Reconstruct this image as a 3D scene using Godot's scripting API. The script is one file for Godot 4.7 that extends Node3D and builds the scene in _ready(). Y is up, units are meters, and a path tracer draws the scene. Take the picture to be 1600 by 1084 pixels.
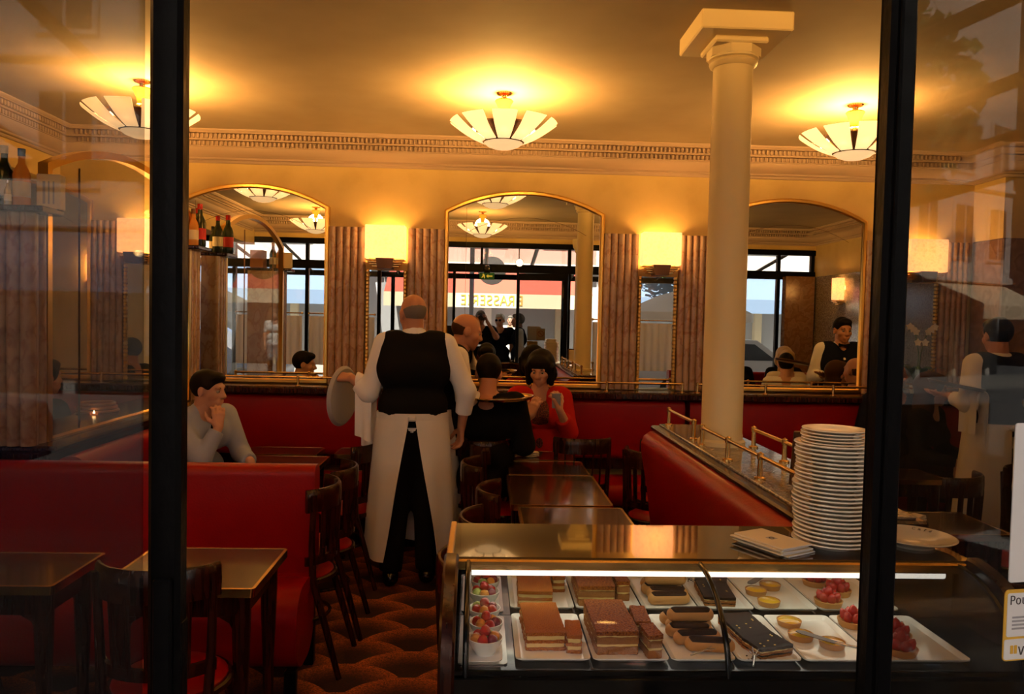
extends Node3D

var M := {}
var used_names := {}
var rng := RandomNumberGenerator.new()
const WARM := Color(1.0, 0.73, 0.37)      # tungsten seen in a daylight-balanced picture (sRGB)
const BACK := 6.3                          # depth of the back wall
const CEIL := 3.1

func _ready() -> void:
	rng.seed = 7
	# camera
	var cam := Camera3D.new()
	cam.name = "camera"
	add_child(cam)
	cam.fov = 47.9
	cam.near = 0.02
	cam.far = 200.0
	cam.transform = Transform3D(Basis(Vector3(0.99896156, 0.02162507, 0.04010188), Vector3(-0.02008304, 0.99905811, -0.03846507), Vector3(-0.04089592, 0.03761976, 0.99845495)).orthonormalized(), Vector3(0, 1.7, 0))
	cam.current = true
	# sky: bright overcast
	var we := WorldEnvironment.new()
	we.name = "environment"
	var e := Environment.new()
	e.background_mode = Environment.BG_SKY
	var sky := Sky.new()
	var sm := ProceduralSkyMaterial.new()
	sm.sky_top_color = Color(0.72, 0.82, 0.95)
	sm.sky_horizon_color = Color(0.95, 0.96, 0.97)
	sm.ground_bottom_color = Color(0.4, 0.4, 0.4)
	sm.ground_horizon_color = Color(0.8, 0.8, 0.8)
	sm.sky_energy_multiplier = 0.52
	sm.ground_energy_multiplier = 0.4
	sky.sky_material = sm
	e.sky = sky
	e.tonemap_mode = Environment.TONE_MAPPER_LINEAR
	e.tonemap_exposure = 0.56
	e.sdfgi_enabled = true
	e.ssao_enabled = true
	e.ssil_enabled = true
	we.environment = e
	add_child(we)
	# the sun stands behind the brasserie: it lights the far side of the street and never the room
	var sun := DirectionalLight3D.new()
	sun.name = "sun"
	sun.light_color = Color(1.0, 0.96, 0.9)
	sun.light_energy = 10.0
	sun.light_angular_distance = 0.5
	sun.shadow_enabled = true
	add_child(sun)
	sun.look_at_from_position(Vector3(-2.0, 9.0, -8.0), Vector3.ZERO)
	make_materials()
	build_shell()
	build_back_wall()
	build_screen()
	build_facade()
	build_street()
	build_lamps()
	build_banquettes()
	build_tables_and_chairs()
	build_pastry_case()
	build_small_things()
	build_people()

func make_materials() -> void:
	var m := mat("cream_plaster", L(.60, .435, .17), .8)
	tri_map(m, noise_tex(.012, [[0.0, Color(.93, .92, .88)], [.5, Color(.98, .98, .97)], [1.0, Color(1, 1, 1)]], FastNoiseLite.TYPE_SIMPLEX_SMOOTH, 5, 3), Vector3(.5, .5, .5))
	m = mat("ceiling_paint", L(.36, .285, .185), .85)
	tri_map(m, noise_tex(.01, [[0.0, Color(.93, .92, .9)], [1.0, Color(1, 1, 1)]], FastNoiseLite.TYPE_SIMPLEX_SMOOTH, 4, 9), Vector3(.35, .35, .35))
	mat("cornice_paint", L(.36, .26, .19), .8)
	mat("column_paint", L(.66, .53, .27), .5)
	m = mat("pink_marble", L(.40, .325, .26), .25)
	tri_map(m, noise_tex(.014, [[0.0, Color(.80, .68, .60)], [.40, Color(.92, .84, .77)], [.5, Color(.80, .64, .54)], [.58, Color(.94, .86, .79)], [1.0, Color(1, .95, .9)]], FastNoiseLite.TYPE_SIMPLEX_SMOOTH, 5, 11), Vector3(.8, .5, .8))
	m = mat("dark_marble", L(.27, .17, .10), .2)
	tri_map(m, noise_tex(.012, [[0.0, Color(.75, .68, .62)], [.45, Color(.92, .88, .84)], [.52, Color(.78, .7, .62)], [1.0, Color(1, .96, .9)]], FastNoiseLite.TYPE_SIMPLEX_SMOOTH, 5, 21), Vector3(.7, .7, .7))
	m = mat("grey_marble", L(.42, .38, .33), .12)
	tri_map(m, noise_tex(.02, [[0.0, Color(.4, .38, .36)], [.5, Color(.9, .88, .85)], [.56, Color(.55, .5, .46)], [1.0, Color(1, 1, 1)]], FastNoiseLite.TYPE_SIMPLEX_SMOOTH, 5, 31), Vector3(1.6, 1.6, 1.6))
	var grain := noise_tex(.03, [[0.0, Color(.5, .42, .38)], [.5, Color(.85, .8, .76)], [1.0, Color(1, 1, 1)]], FastNoiseLite.TYPE_SIMPLEX_SMOOTH, 5, 41)
	m = mat("mahogany", L(.035, .008, .004), .22)
	tri_map(m, grain, Vector3(3.0, .35, 3.0))
	m.metallic_specular = .4
	m = mat("table_top", L(.055, .019, .007), .2)
	tri_map(m, grain, Vector3(2.2, 2.2, .25))
	m.clearcoat_enabled = true
	m.clearcoat = .6
	m.clearcoat_roughness = .09
	m = mat("case_top", L(.028, .010, .005), .07)
	m.clearcoat_enabled = true
	m.clearcoat = 1.0
	m.clearcoat_roughness = .03
	m = mat("red_vinyl", L(.23, .0008, .0014), .36)
	m.metallic_specular = .32
	m.normal_enabled = true
	m.normal_texture = bump(.05, 51)
	m.normal_scale = .12
	m.uv1_triplanar = true
	m.uv1_world_triplanar = true
	m.uv1_scale = Vector3(6, 6, 6)
	mat("brass", L(.78, .50, .17), .22, 1.0)
	mat("gold_leaf", L(.80, .50, .12), .3, 1.0)
	mat("bronze", L(.10, .045, .02), .35, .6)
	mat("mirror_silver", L(.74, .76, .73), 0.0, 1.0)
	m = mat("black_paint", L(.004, .004, .0045), .3)
	m.normal_enabled = true
	m.normal_texture = bump(.03, 61)
	m.normal_scale = .12
	m.metallic_specular = .16
	m.uv1_triplanar = true
	m.uv1_scale = Vector3(5, 2, 5)
	mat("black_gloss", L(.004, .004, .004), .12)
	mat("black_cloth", L(.006, .006, .007), .85)
	mat("navy_cloth", L(.008, .010, .02), .85)
	mat("white_cloth", L(.76, .74, .70), .9)
	mat("apron_cloth", L(.70, .66, .58), .9)
	mat("grey_shirt", L(.30, .34, .47), .9)
	mat("blue_shirt", L(.12, .2, .42), .9)
	mat("red_wool", L(.42, .016, .010), .85)
	mat("silver_grey", L(.35, .35, .36), .8)
	m = mat("scarf_print", L(.5, .5, .5), .7)
	tri_map(m, noise_tex(.09, [[0.0, Color(.02, .01, .01)], [.4, Color(.25, .01, .01)], [.55, Color(.7, .06, .03)], [.62, Color(.85, .7, .5)], [.7, Color(.3, .02, .02)], [1.0, Color(.02, .01, .01)]], FastNoiseLite.TYPE_CELLULAR, 2, 71, 256), Vector3(4, 4, 4))
	m = mat("skin", L(.42, .19, .105), .55)
	m = mat("skin_light", L(.50, .26, .17), .55)
	mat("lips", L(.28, .07, .055), .5)
	mat("eye_white", L(.32, .28, .25), .4)
	mat("hair_dark", L(.008, .006, .005), .5)
	mat("hair_brown", L(.05, .022, .01), .55)
	mat("hair_grey", L(.16, .14, .12), .65)
	mat("hair_white", L(.6, .6, .58), .7)
	mat("hair_blond", L(.45, .29, .11), .55)
	mat("shoe", L(.006, .005, .005), .25)
	m = mat("carpet", Color.WHITE, .95)
	m.albedo_texture = carpet_texture()
	m.uv1_triplanar = true
	m.uv1_world_triplanar = true
	m.uv1_scale = Vector3(1 / .62, 1 / .29, 1 / .29)
	m = mat("porcelain", L(.84, .80, .70), .12)
	mat("white_porcelain", L(.82, .82, .76), .15)
	mat("steel", L(.6, .6, .6), .22, 1.0)
	mat("tin", L(.45, .45, .43), .3, 1.0)
	m = mat("clear_glass", Color(1, 1, 1, .02), .0)
	m.metallic_specular = .3
	m.transparency = BaseMaterial3D.TRANSPARENCY_ALPHA
	m = mat("case_glass", Color(1, 1, 1, .01), .02)
	m.metallic_specular = .25
	m.transparency = BaseMaterial3D.TRANSPARENCY_ALPHA
	m = mat("street_glass", Color(1, 1, 1, .012), .0)
	m.metallic_specular = .27
	m.transparency = BaseMaterial3D.TRANSPARENCY_ALPHA
	m = mat("smoked_glass", Color(.03, .03, .035, .32), .0)      # the grimy, slightly tinted panes beside the doorway
	m.metallic_specular = .27
	m.transparency = BaseMaterial3D.TRANSPARENCY_ALPHA
	m = mat("bottle_green", Color(.02, .18, .05, .35), .05)
	m.refraction_enabled = true
	m.transparency = BaseMaterial3D.TRANSPARENCY_ALPHA
	m.refraction_scale = .05
	m = mat("bottle_dark", L(.01, .02, .008), .06)
	m = mat("amber_glass", L(.75, .38, .08), .08)
	m.backlight_enabled = true
	m.backlight = L(.8, .4, .1)
	m = mat("frosted_glass", L(.85, .74, .55), .5)
	m.backlight_enabled = true
	m.backlight = Color(1, .95, .85)
	m.emission_enabled = true
	m.emission = L(1.0, .67, .33)
	m.emission_energy_multiplier = 2.5
	m = mat("alabaster", L(.80, .62, .36), .4)
	m.emission_enabled = true
	m.emission = L(1.0, .72, .38)
	m.emission_energy_multiplier = 2.3
	tri_map(m, noise_tex(.02, [[0.0, Color(.8, .68, .5)], [.5, Color(1, .97, .9)], [1.0, Color(.9, .8, .65)]], FastNoiseLite.TYPE_SIMPLEX_SMOOTH, 5, 81), Vector3(2, 2, 2))
	m.backlight_enabled = true
	m.backlight = Color(1, .92, .8)
	m = mat("bulb_glow", L(.9, .8, .6), .4)
	m.emission_enabled = true
	m.emission = L(1.0, .72, .38)
	m.emission_energy_multiplier = 16.0
	m = mat("tube_glow", L(.9, .9, .9), .4)
	m.emission_enabled = true
	m.emission = L(1.0, .95, .82)
	m.emission_energy_multiplier = 2.2
	mat("paper", L(.72, .62, .44), .8)
	mat("white_paper", L(.80, .82, .85), .7)
	mat("print_dark", L(.05, .045, .05), .7)
	mat("print_grey", L(.35, .36, .4), .7)
	mat("print_yellow", L(.75, .45, .05), .6)
	mat("print_red", L(.55, .02, .02), .6)
	mat("sign_green", L(.0, .12, .04), .4)
	m = mat("sign_yellow", L(.6, .55, .05), .4)
	m.emission_enabled = true
	m.emission = L(.9, .8, .1)
	m.emission_energy_multiplier = .5
	mat("leaf_green", L(.04, .12, .03), .4)
	mat("petal_white", L(.8, .76, .66), .6)
	mat("curtain_white", L(.75, .74, .72), .9)
	M.curtain_white.backlight_enabled = true
	M.curtain_white.backlight = Color(.8, .8, .8)
	# pastry
	m = mat("puff_pastry", L(.52, .22, .04), .75)
	tri_map(m, noise_tex(.04, [[0.0, Color(.5, .36, .25)], [.5, Color(.9, .75, .55)], [1.0, Color(1, .95, .85)]], FastNoiseLite.TYPE_SIMPLEX_SMOOTH, 5, 91), Vector3(14, 14, 14))
	crumb(m)
	mat("custard", L(.72, .52, .17), .55)
	m = mat("caramel", L(.36, .12, .018), .5)
	tri_map(m, noise_tex(.03, [[0.0, Color(.45, .3, .2)], [.5, Color(.9, .8, .6)], [1.0, Color(1, 1, .9)]], FastNoiseLite.TYPE_SIMPLEX_SMOOTH, 4, 93), Vector3(9, 9, 9))
	crumb(m)
	crumb(mat("sponge", L(.32, .13, .035), .85))
	mat("chocolate", L(.022, .008, .004), .5)
	mat("choux", L(.50, .24, .06), .6)
	mat("lemon_cream", L(.75, .45, .02), .15)
	mat("strawberry", L(.42, .015, .008), .15)
	mat("plum", L(.18, .02, .04), .2)
	mat("orange_fruit", L(.65, .25, .03), .3)
	mat("kiwi", L(.35, .42, .08), .4)
	mat("wicker", L(.32, .13, .04), .7)
	# street
	mat("asphalt", L(.16, .16, .165), .9)
	mat("pavement", L(.34, .33, .31), .9)
	m = mat("street_stone", L(.66, .62, .57), .9)
	m = mat("street_brick", L(.48, .26, .21), .9)
	mat("awning_red", L(.62, .12, .08), .85)
	mat("awning_cream", L(.85, .72, .5), .85)
	mat("awning_blue", L(.16, .24, .38), .85)
	mat("window_dark", L(.07, .085, .10), .08)
	mat("shop_glass", L(.45, .46, .48), .3)
	mat("car_blue", L(.02, .10, .35), .15)
	mat("car_white", L(.7, .7, .72), .15)
	mat("rubber", L(.01, .01, .01), .8)
	mat("tree_leaf", L(.08, .17, .04), .7)
	mat("tree_bark", L(.12, .08, .05), .9)
	mat("pole_grey", L(.32, .31, .38), .5)
	matte(["black_cloth", "navy_cloth", "hair_dark", "hair_brown", "hair_grey", "grey_shirt", "red_wool", "white_cloth", "apron_cloth", "chocolate", "caramel", "puff_pastry", "sponge"])

func crumb(m: StandardMaterial3D) -> void:
	m.normal_enabled = true
	m.normal_texture = bump(.06, 77)
	m.normal_scale = 1.2
	m.uv1_triplanar = true
	m.uv1_world_triplanar = true
	if m.albedo_texture == null:
		m.uv1_scale = Vector3(14, 14, 14)

func matte(keys: Array) -> void:
	for k in keys:
		M[k].metallic_specular = .18

func bump(freq: float, sd: int) -> NoiseTexture2D:
	var n := FastNoiseLite.new()
	n.frequency = freq
	n.seed = sd
	var t := NoiseTexture2D.new()
	t.width = 256
	t.height = 256
	t.seamless = true
	t.as_normal_map = true
	t.bump_strength = 6.0
	t.noise = n
	return t

func carpet_texture() -> ImageTexture:
	# one repeat of the scale pattern, 0.62 m across and 0.29 m deep, with the speckle of the pile
	var w := 512
	var h := 240
	var im := Image.create(w, h, false, Image.FORMAT_RGB8)
	var r := RandomNumberGenerator.new()
	r.seed = 5
	var dark := Color(.19, .05, .02)
	var light := Color(.62, .32, .12)
	for y in h:
		for x in w:
			var px := .62 * x / w
			var pv := .29 * (1.0 - float(y) / h)        # grows away from the street
			var t := 1.0
			for row in range(-3, 4):
				var vc := row * .145
				var cx := .31 if posmod(row, 2) == 1 else 0.0
				if pv < vc:
					break
				var hit := false
				for rep in [-1, 0, 1, 2]:
					var dx: float = (px - cx - rep * .62) / .31
					var dv := (pv - vc) / .29
					var e := dx * dx + dv * dv
					if e < 1.0 and absf(dx) <= 1.0:
						t = sqrt(e)
						hit = true
						break
				if hit:
					break
			var c := dark.lerp(light, clampf((t - .45) / .5, 0.0, 1.0))
			var cell := Vector2i(x / 5, y / 5)
			var g := .62 + .6 * fposmod(sin(cell.x * 12.9898 + cell.y * 78.233) * 43758.5453, 1.0) * r.randf_range(.8, 1.1)
			im.set_pixel(x, y, Color(minf(1, c.r * g), minf(1, c.g * g), minf(1, c.b * g)))
	return ImageTexture.create_from_image(im)

# ---------------------------------------------------------------- helpers
func V(x: float, y: float, d: float) -> Vector3:      # d: metres into the room, away from the street
	return Vector3(x, y, -d)

func L(r: float, g: float, b: float) -> Color:        # a real-world (linear) base colour
	return Color(r, g, b).linear_to_srgb()

func mat(key: String, c: Color, rough := 0.6, metal := 0.0) -> StandardMaterial3D:
	var m := StandardMaterial3D.new()
	m.resource_name = key
	m.albedo_color = c
	m.roughness = rough
	m.metallic = metal
	M[key] = m
	return m

func noise_tex(freq: float, ramp: Array, typ := FastNoiseLite.TYPE_SIMPLEX_SMOOTH, octaves := 4, sd := 1, size := 512) -> NoiseTexture2D:
	var n := FastNoiseLite.new()
	n.noise_type = typ
	n.frequency = freq
	n.fractal_octaves = octaves
	n.seed = sd
	var t := NoiseTexture2D.new()
	t.width = size
	t.height = size
	t.seamless = true
	t.noise = n
	var g := Gradient.new()
	var offs := PackedFloat32Array()
	var cols := PackedColorArray()
	for e in ramp:
		offs.append(e[0])
		cols.append(e[1])
	g.offsets = offs
	g.colors = cols
	t.color_ramp = g
	return t

func tri_map(m: StandardMaterial3D, t: Texture2D, s: Vector3) -> void:
	m.albedo_texture = t
	m.uv1_triplanar = true
	m.uv1_world_triplanar = true
	m.uv1_scale = s

func ST() -> SurfaceTool:
	var st := SurfaceTool.new()
	st.begin(Mesh.PRIMITIVE_TRIANGLES)
	st.set_smooth_group(-1)
	return st

func done(st: SurfaceTool) -> ArrayMesh:
	st.generate_normals()
	st.index()
	return st.commit()

func numbered(called: String) -> String:
	var n: int = used_names.get(called, 0)
	used_names[called] = n + 1
	return called if n == 0 else "%s_%03d" % [called, n]

func mesh_obj(called: String, mesh: Mesh, m: Material, parent: Node = self) -> MeshInstance3D:
	var o := MeshInstance3D.new()
	o.name = numbered(called) if parent == self else called
	o.mesh = mesh
	o.material_override = m
	parent.add_child(o, true)
	return o

func obj(called: String, st: SurfaceTool, m: Material, parent: Node = self) -> MeshInstance3D:
	return mesh_obj(called, done(st), m, parent)

func tag(o: Node, label: String, category: String, group := "") -> Node:
	o.set_meta("label", label)
	o.set_meta("category", category)
	if group != "":
		o.set_meta("group", group)
	return o

func thing(called: String, label: String, category: String, at := Vector3.ZERO, turn := 0.0, group := "") -> Node3D:
	var o := Node3D.new()
	o.name = numbered(called)
	add_child(o)
	o.position = at
	o.rotation.y = turn
	tag(o, label, category, group)
	return o

func dup(root: Node3D, at: Vector3, turn: float, label: String, group := "") -> Node3D:
	var r: Node3D = root.duplicate()
	var base := String(root.name)
	if base.length() > 4 and base.substr(base.length() - 4, 1) == "_" and base.right(3).is_valid_int():
		base = base.left(-4)
	r.name = numbered(base)
	add_child(r)
	r.position = at
	r.rotation.y = turn
	r.set_meta("label", label)
	if group != "":
		r.set_meta("group", group)
	return r

func structure(o: Node, label := "") -> Node:
	o.set_meta("kind", "structure")
	if label != "":
		o.set_meta("label", label)
	return o

func stuff(o: Node) -> Node:
	o.set_meta("kind", "stuff")
	return o

func quad(st: SurfaceTool, a: Vector3, b: Vector3, c: Vector3, d: Vector3, g := -1) -> void:
	st.set_smooth_group(g)
	for p: Vector3 in [a, b, c, a, c, d]:
		st.add_vertex(p)

func face_out(st: SurfaceTool, ps: Array, mid: Vector3) -> void:
	var a: Vector3 = ps[0]
	var b: Vector3 = ps[1]
	var c: Vector3 = ps[2]
	var flip := (b - a).cross(c - a).dot((a + b + c) / 3.0 - mid) > 0.0
	for k in range(1, ps.size() - 1):
		st.add_vertex(a)
		if flip:
			st.add_vertex(ps[k + 1])
			st.add_vertex(ps[k])
		else:
			st.add_vertex(ps[k])
			st.add_vertex(ps[k + 1])

func cbox(st: SurfaceTool, c: Vector3, s: Vector3, bevel := 0.0, B := Basis.IDENTITY) -> void:
	st.set_smooth_group(-1)
	var h := s * 0.5
	var b := minf(bevel, minf(h.x, minf(h.y, h.z)) * 0.6)
	var P := []
	for n in 8:
		var sg := Vector3(1 if n & 1 else -1, 1 if n & 2 else -1, 1 if n & 4 else -1)
		var row := []
		for ax in 3:
			var v := sg * (h - Vector3.ONE * b)
			v[ax] = sg[ax] * h[ax]
			row.append(c + B * v)
		P.append(row)
	for ax in 3:
		var u := 1 << ((ax + 1) % 3)
		var w := 1 << ((ax + 2) % 3)
		for s0 in 2:
			var k := (1 << ax) * s0
			face_out(st, [P[k][ax], P[k + u][ax], P[k + u + w][ax], P[k + w][ax]], c)
	if b <= 0.0:
		return
	for ax in 3:
		var a1 := (ax + 1) % 3
		var a2 := (ax + 2) % 3
		for s1 in 2:
			for s2 in 2:
				var k := (1 << a1) * s1 + (1 << a2) * s2
				var k2 := k + (1 << ax)
				face_out(st, [P[k][a1], P[k2][a1], P[k2][a2], P[k][a2]], c)
	for n in 8:
		face_out(st, [P[n][0], P[n][1], P[n][2]], c)

func span(st: SurfaceTool, lo: Vector3, hi: Vector3, bevel := 0.0) -> void:
	cbox(st, (lo + hi) * 0.5, (hi - lo).abs(), bevel)

func groups_of(p: Array, closed: bool) -> Array:      # one smooth group per run without a sharp turn
	var out := []
	var g := 1
	for k in p.size():
		if k > 0 or closed:
			var a: Vector2 = p[k] - p[(k - 1 + p.size()) % p.size()]
			var b: Vector2 = p[(k + 1) % p.size()] - p[k]
			if k < p.size() - 1 or closed:
				if absf(a.angle_to(b)) > 0.7:
					g += 1
		out.append(g)
	return out

func lathe(st: SurfaceTool, prof: Array, n := 24, xf := Transform3D.IDENTITY, a0 := 0.0, a1 := TAU) -> void:
	var gs := groups_of(prof, false)
	for k in prof.size() - 1:
		var p: Vector2 = prof[k]
		var q: Vector2 = prof[k + 1]
		for j in n:
			var t0 := a0 + (a1 - a0) * j / n
			var t1 := a0 + (a1 - a0) * (j + 1) / n
			if j == n - 1 and is_equal_approx(a1 - a0, TAU):
				t1 = a0
			var A := xf * Vector3(p.x * sin(t0), p.y, p.x * cos(t0))
			var B := xf * Vector3(p.x * sin(t1), p.y, p.x * cos(t1))
			var C := xf * Vector3(q.x * sin(t1), q.y, q.x * cos(t1))
			var D := xf * Vector3(q.x * sin(t0), q.y, q.x * cos(t0))
			st.set_smooth_group(gs[k])
			if p.x > 1e-6:
				st.add_vertex(A); st.add_vertex(C); st.add_vertex(B)
			if q.x > 1e-6:
				st.add_vertex(A); st.add_vertex(D); st.add_vertex(C)

func tube(st: SurfaceTool, pts: Array, r, n := 8, caps := true, flat := 1.0) -> void:
	var up := Vector3.UP
	var rings := []
	for k in pts.size():
		var t: Vector3
		if k == 0:
			t = pts[1] - pts[0]
		elif k == pts.size() - 1:
			t = pts[k] - pts[k - 1]
		else:
			t = (pts[k + 1] - pts[k]).normalized() + (pts[k] - pts[k - 1]).normalized()
		t = t.normalized()
		if k == 0 and absf(t.dot(up)) > 0.95:
			up = Vector3.FORWARD
		var side := t.cross(up).normalized()
		up = side.cross(t).normalized()
		var rad: float = r[k] if r is Array else r
		var ring := []
		for j in n:
			var a := TAU * j / n
			ring.append(pts[k] + (side * cos(a) * flat + up * sin(a)) * rad)
		rings.append(ring)
	for k in rings.size() - 1:
		for j in n:
			quad(st, rings[k][j], rings[k][(j + 1) % n], rings[k + 1][(j + 1) % n], rings[k + 1][j], 1)
	if caps:
		for e in [0, rings.size() - 1]:
			st.set_smooth_group(-1)
			face_out(st, rings[e], pts[1] if e == 0 else pts[e - 1])

func sweep(st: SurfaceTool, pts: Array, prof: Array, up := Vector3.UP, caps := true) -> void:
	var gs := groups_of(prof, true)
	var n := prof.size()
	var rings := []
	for k in pts.size():
		var t: Vector3
		var w := 1.0
		if k == 0:
			t = (pts[1] - pts[0]).normalized()
		elif k == pts.size() - 1:
			t = (pts[k] - pts[k - 1]).normalized()
		else:
			var t0: Vector3 = (pts[k] - pts[k - 1]).normalized()
			var t1: Vector3 = (pts[k + 1] - pts[k]).normalized()
			t = (t0 + t1).normalized()
			w = 1.0 / maxf(0.3, t.dot(t1))
		var side := t.cross(up).normalized()
		var u2 := side.cross(t).normalized()
		var ring := []
		for p: Vector2 in prof:
			ring.append(pts[k] + side * p.x * w + u2 * p.y)
		rings.append(ring)
	for k in rings.size() - 1:
		for j in n:
			quad(st, rings[k][j], rings[k][(j + 1) % n], rings[k + 1][(j + 1) % n], rings[k + 1][j], gs[j])
	if caps:
		var ids := Geometry2D.triangulate_polygon(PackedVector2Array(prof))
		st.set_smooth_group(-1)
		for e in [0, rings.size() - 1]:
			for i in ids:
				st.add_vertex(rings[e][i])

func extrude(st: SurfaceTool, poly: Array, depth: float, xf := Transform3D.IDENTITY) -> void:   # outline in XY, thickness along +Z
	var ids := Geometry2D.triangulate_polygon(PackedVector2Array(poly))
	var gs := groups_of(poly, true)
	st.set_smooth_group(-1)
	for k in range(0, ids.size(), 3):
		for e in 3:
			var p: Vector2 = poly[ids[k + e]]
			st.add_vertex(xf * Vector3(p.x, p.y, 0))
		for e in [0, 2, 1]:
			var p: Vector2 = poly[ids[k + e]]
			st.add_vertex(xf * Vector3(p.x, p.y, depth))
	for k in poly.size():
		var p: Vector2 = poly[k]
		var q: Vector2 = poly[(k + 1) % poly.size()]
		quad(st, xf * Vector3(p.x, p.y, 0), xf * Vector3(q.x, q.y, 0), xf * Vector3(q.x, q.y, depth), xf * Vector3(p.x, p.y, depth), gs[k])

func sheet(st: SurfaceTool, nu: int, nv: int, f: Callable, thick := 0.004) -> void:   # cloth: f(u, v) -> point, given a thickness
	var P := []
	for i in nu + 1:
		var row := []
		for j in nv + 1:
			row.append(f.call(float(i) / nu, float(j) / nv))
		P.append(row)
	var Q := []
	for i in nu + 1:
		var row := []
		for j in nv + 1:
			var du: Vector3 = P[mini(i + 1, nu)][j] - P[maxi(i - 1, 0)][j]
			var dv: Vector3 = P[i][mini(j + 1, nv)] - P[i][maxi(j - 1, 0)]
			row.append(P[i][j] - du.cross(dv).normalized() * thick)
		Q.append(row)
	for i in nu:
		for j in nv:
			quad(st, P[i][j], P[i + 1][j], P[i + 1][j + 1], P[i][j + 1], 1)
			quad(st, Q[i][j], Q[i][j + 1], Q[i + 1][j + 1], Q[i + 1][j], 2)
	for i in nu:
		for j in [0, nv]:
			quad(st, P[i][j], P[i + 1][j], Q[i + 1][j], Q[i][j])
	for j in nv:
		for i in [0, nu]:
			quad(st, P[i][j], P[i][j + 1], Q[i][j + 1], Q[i][j])

func rpoly(w: float, h: float, r: float, n := 4) -> Array:      # rounded rectangle round the origin
	var out := []
	for c in 4:
		var o := Vector2((w / 2 - r) * [1, -1, -1, 1][c], (h / 2 - r) * [1, 1, -1, -1][c])
		for k in n + 1:
			var a := PI / 2 * (c + float(k) / n)
			out.append(o + Vector2(cos(a), sin(a)) * r)
	return out

func text_obj(words: String, size: float, depth: float, m: Material, parent: Node, xf: Transform3D, font := "Droid Sans", called := "lettering") -> MeshInstance3D:
	var t := TextMesh.new()
	t.text = words
	var fo := SystemFont.new()
	fo.font_names = PackedStringArray([font])
	t.font = fo
	t.font_size = 32
	t.pixel_size = size / 32.0
	t.depth = depth
	var o := mesh_obj(called, t, m, parent)
	o.transform = xf
	return o

func omni(at: Vector3, energy: float, size: float, c: Color, parent: Node = self) -> OmniLight3D:
	var l := OmniLight3D.new()
	l.name = "lamp_light"
	l.light_color = c
	l.light_energy = energy
	l.light_size = size
	l.omni_range = 14.0
	l.omni_attenuation = 2.0
	l.shadow_enabled = true
	parent.add_child(l, true)
	l.position = at
	return l

# ---------------------------------------------------------------- smooth bodies (surface nets)
func cap(a: Vector3, b: Vector3, ra: float, rb := -1.0, clips := []) -> Array:
	return [0, a, b, ra, ra if rb < 0.0 else rb, Basis.IDENTITY, clips, false]

func ell(c: Vector3, r: Vector3, B := Basis.IDENTITY, clips := []) -> Array:
	return [1, c, r, 0.0, 0.0, B, clips, false]

func cut(p: Array) -> Array:
	p[7] = true
	return p

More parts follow.
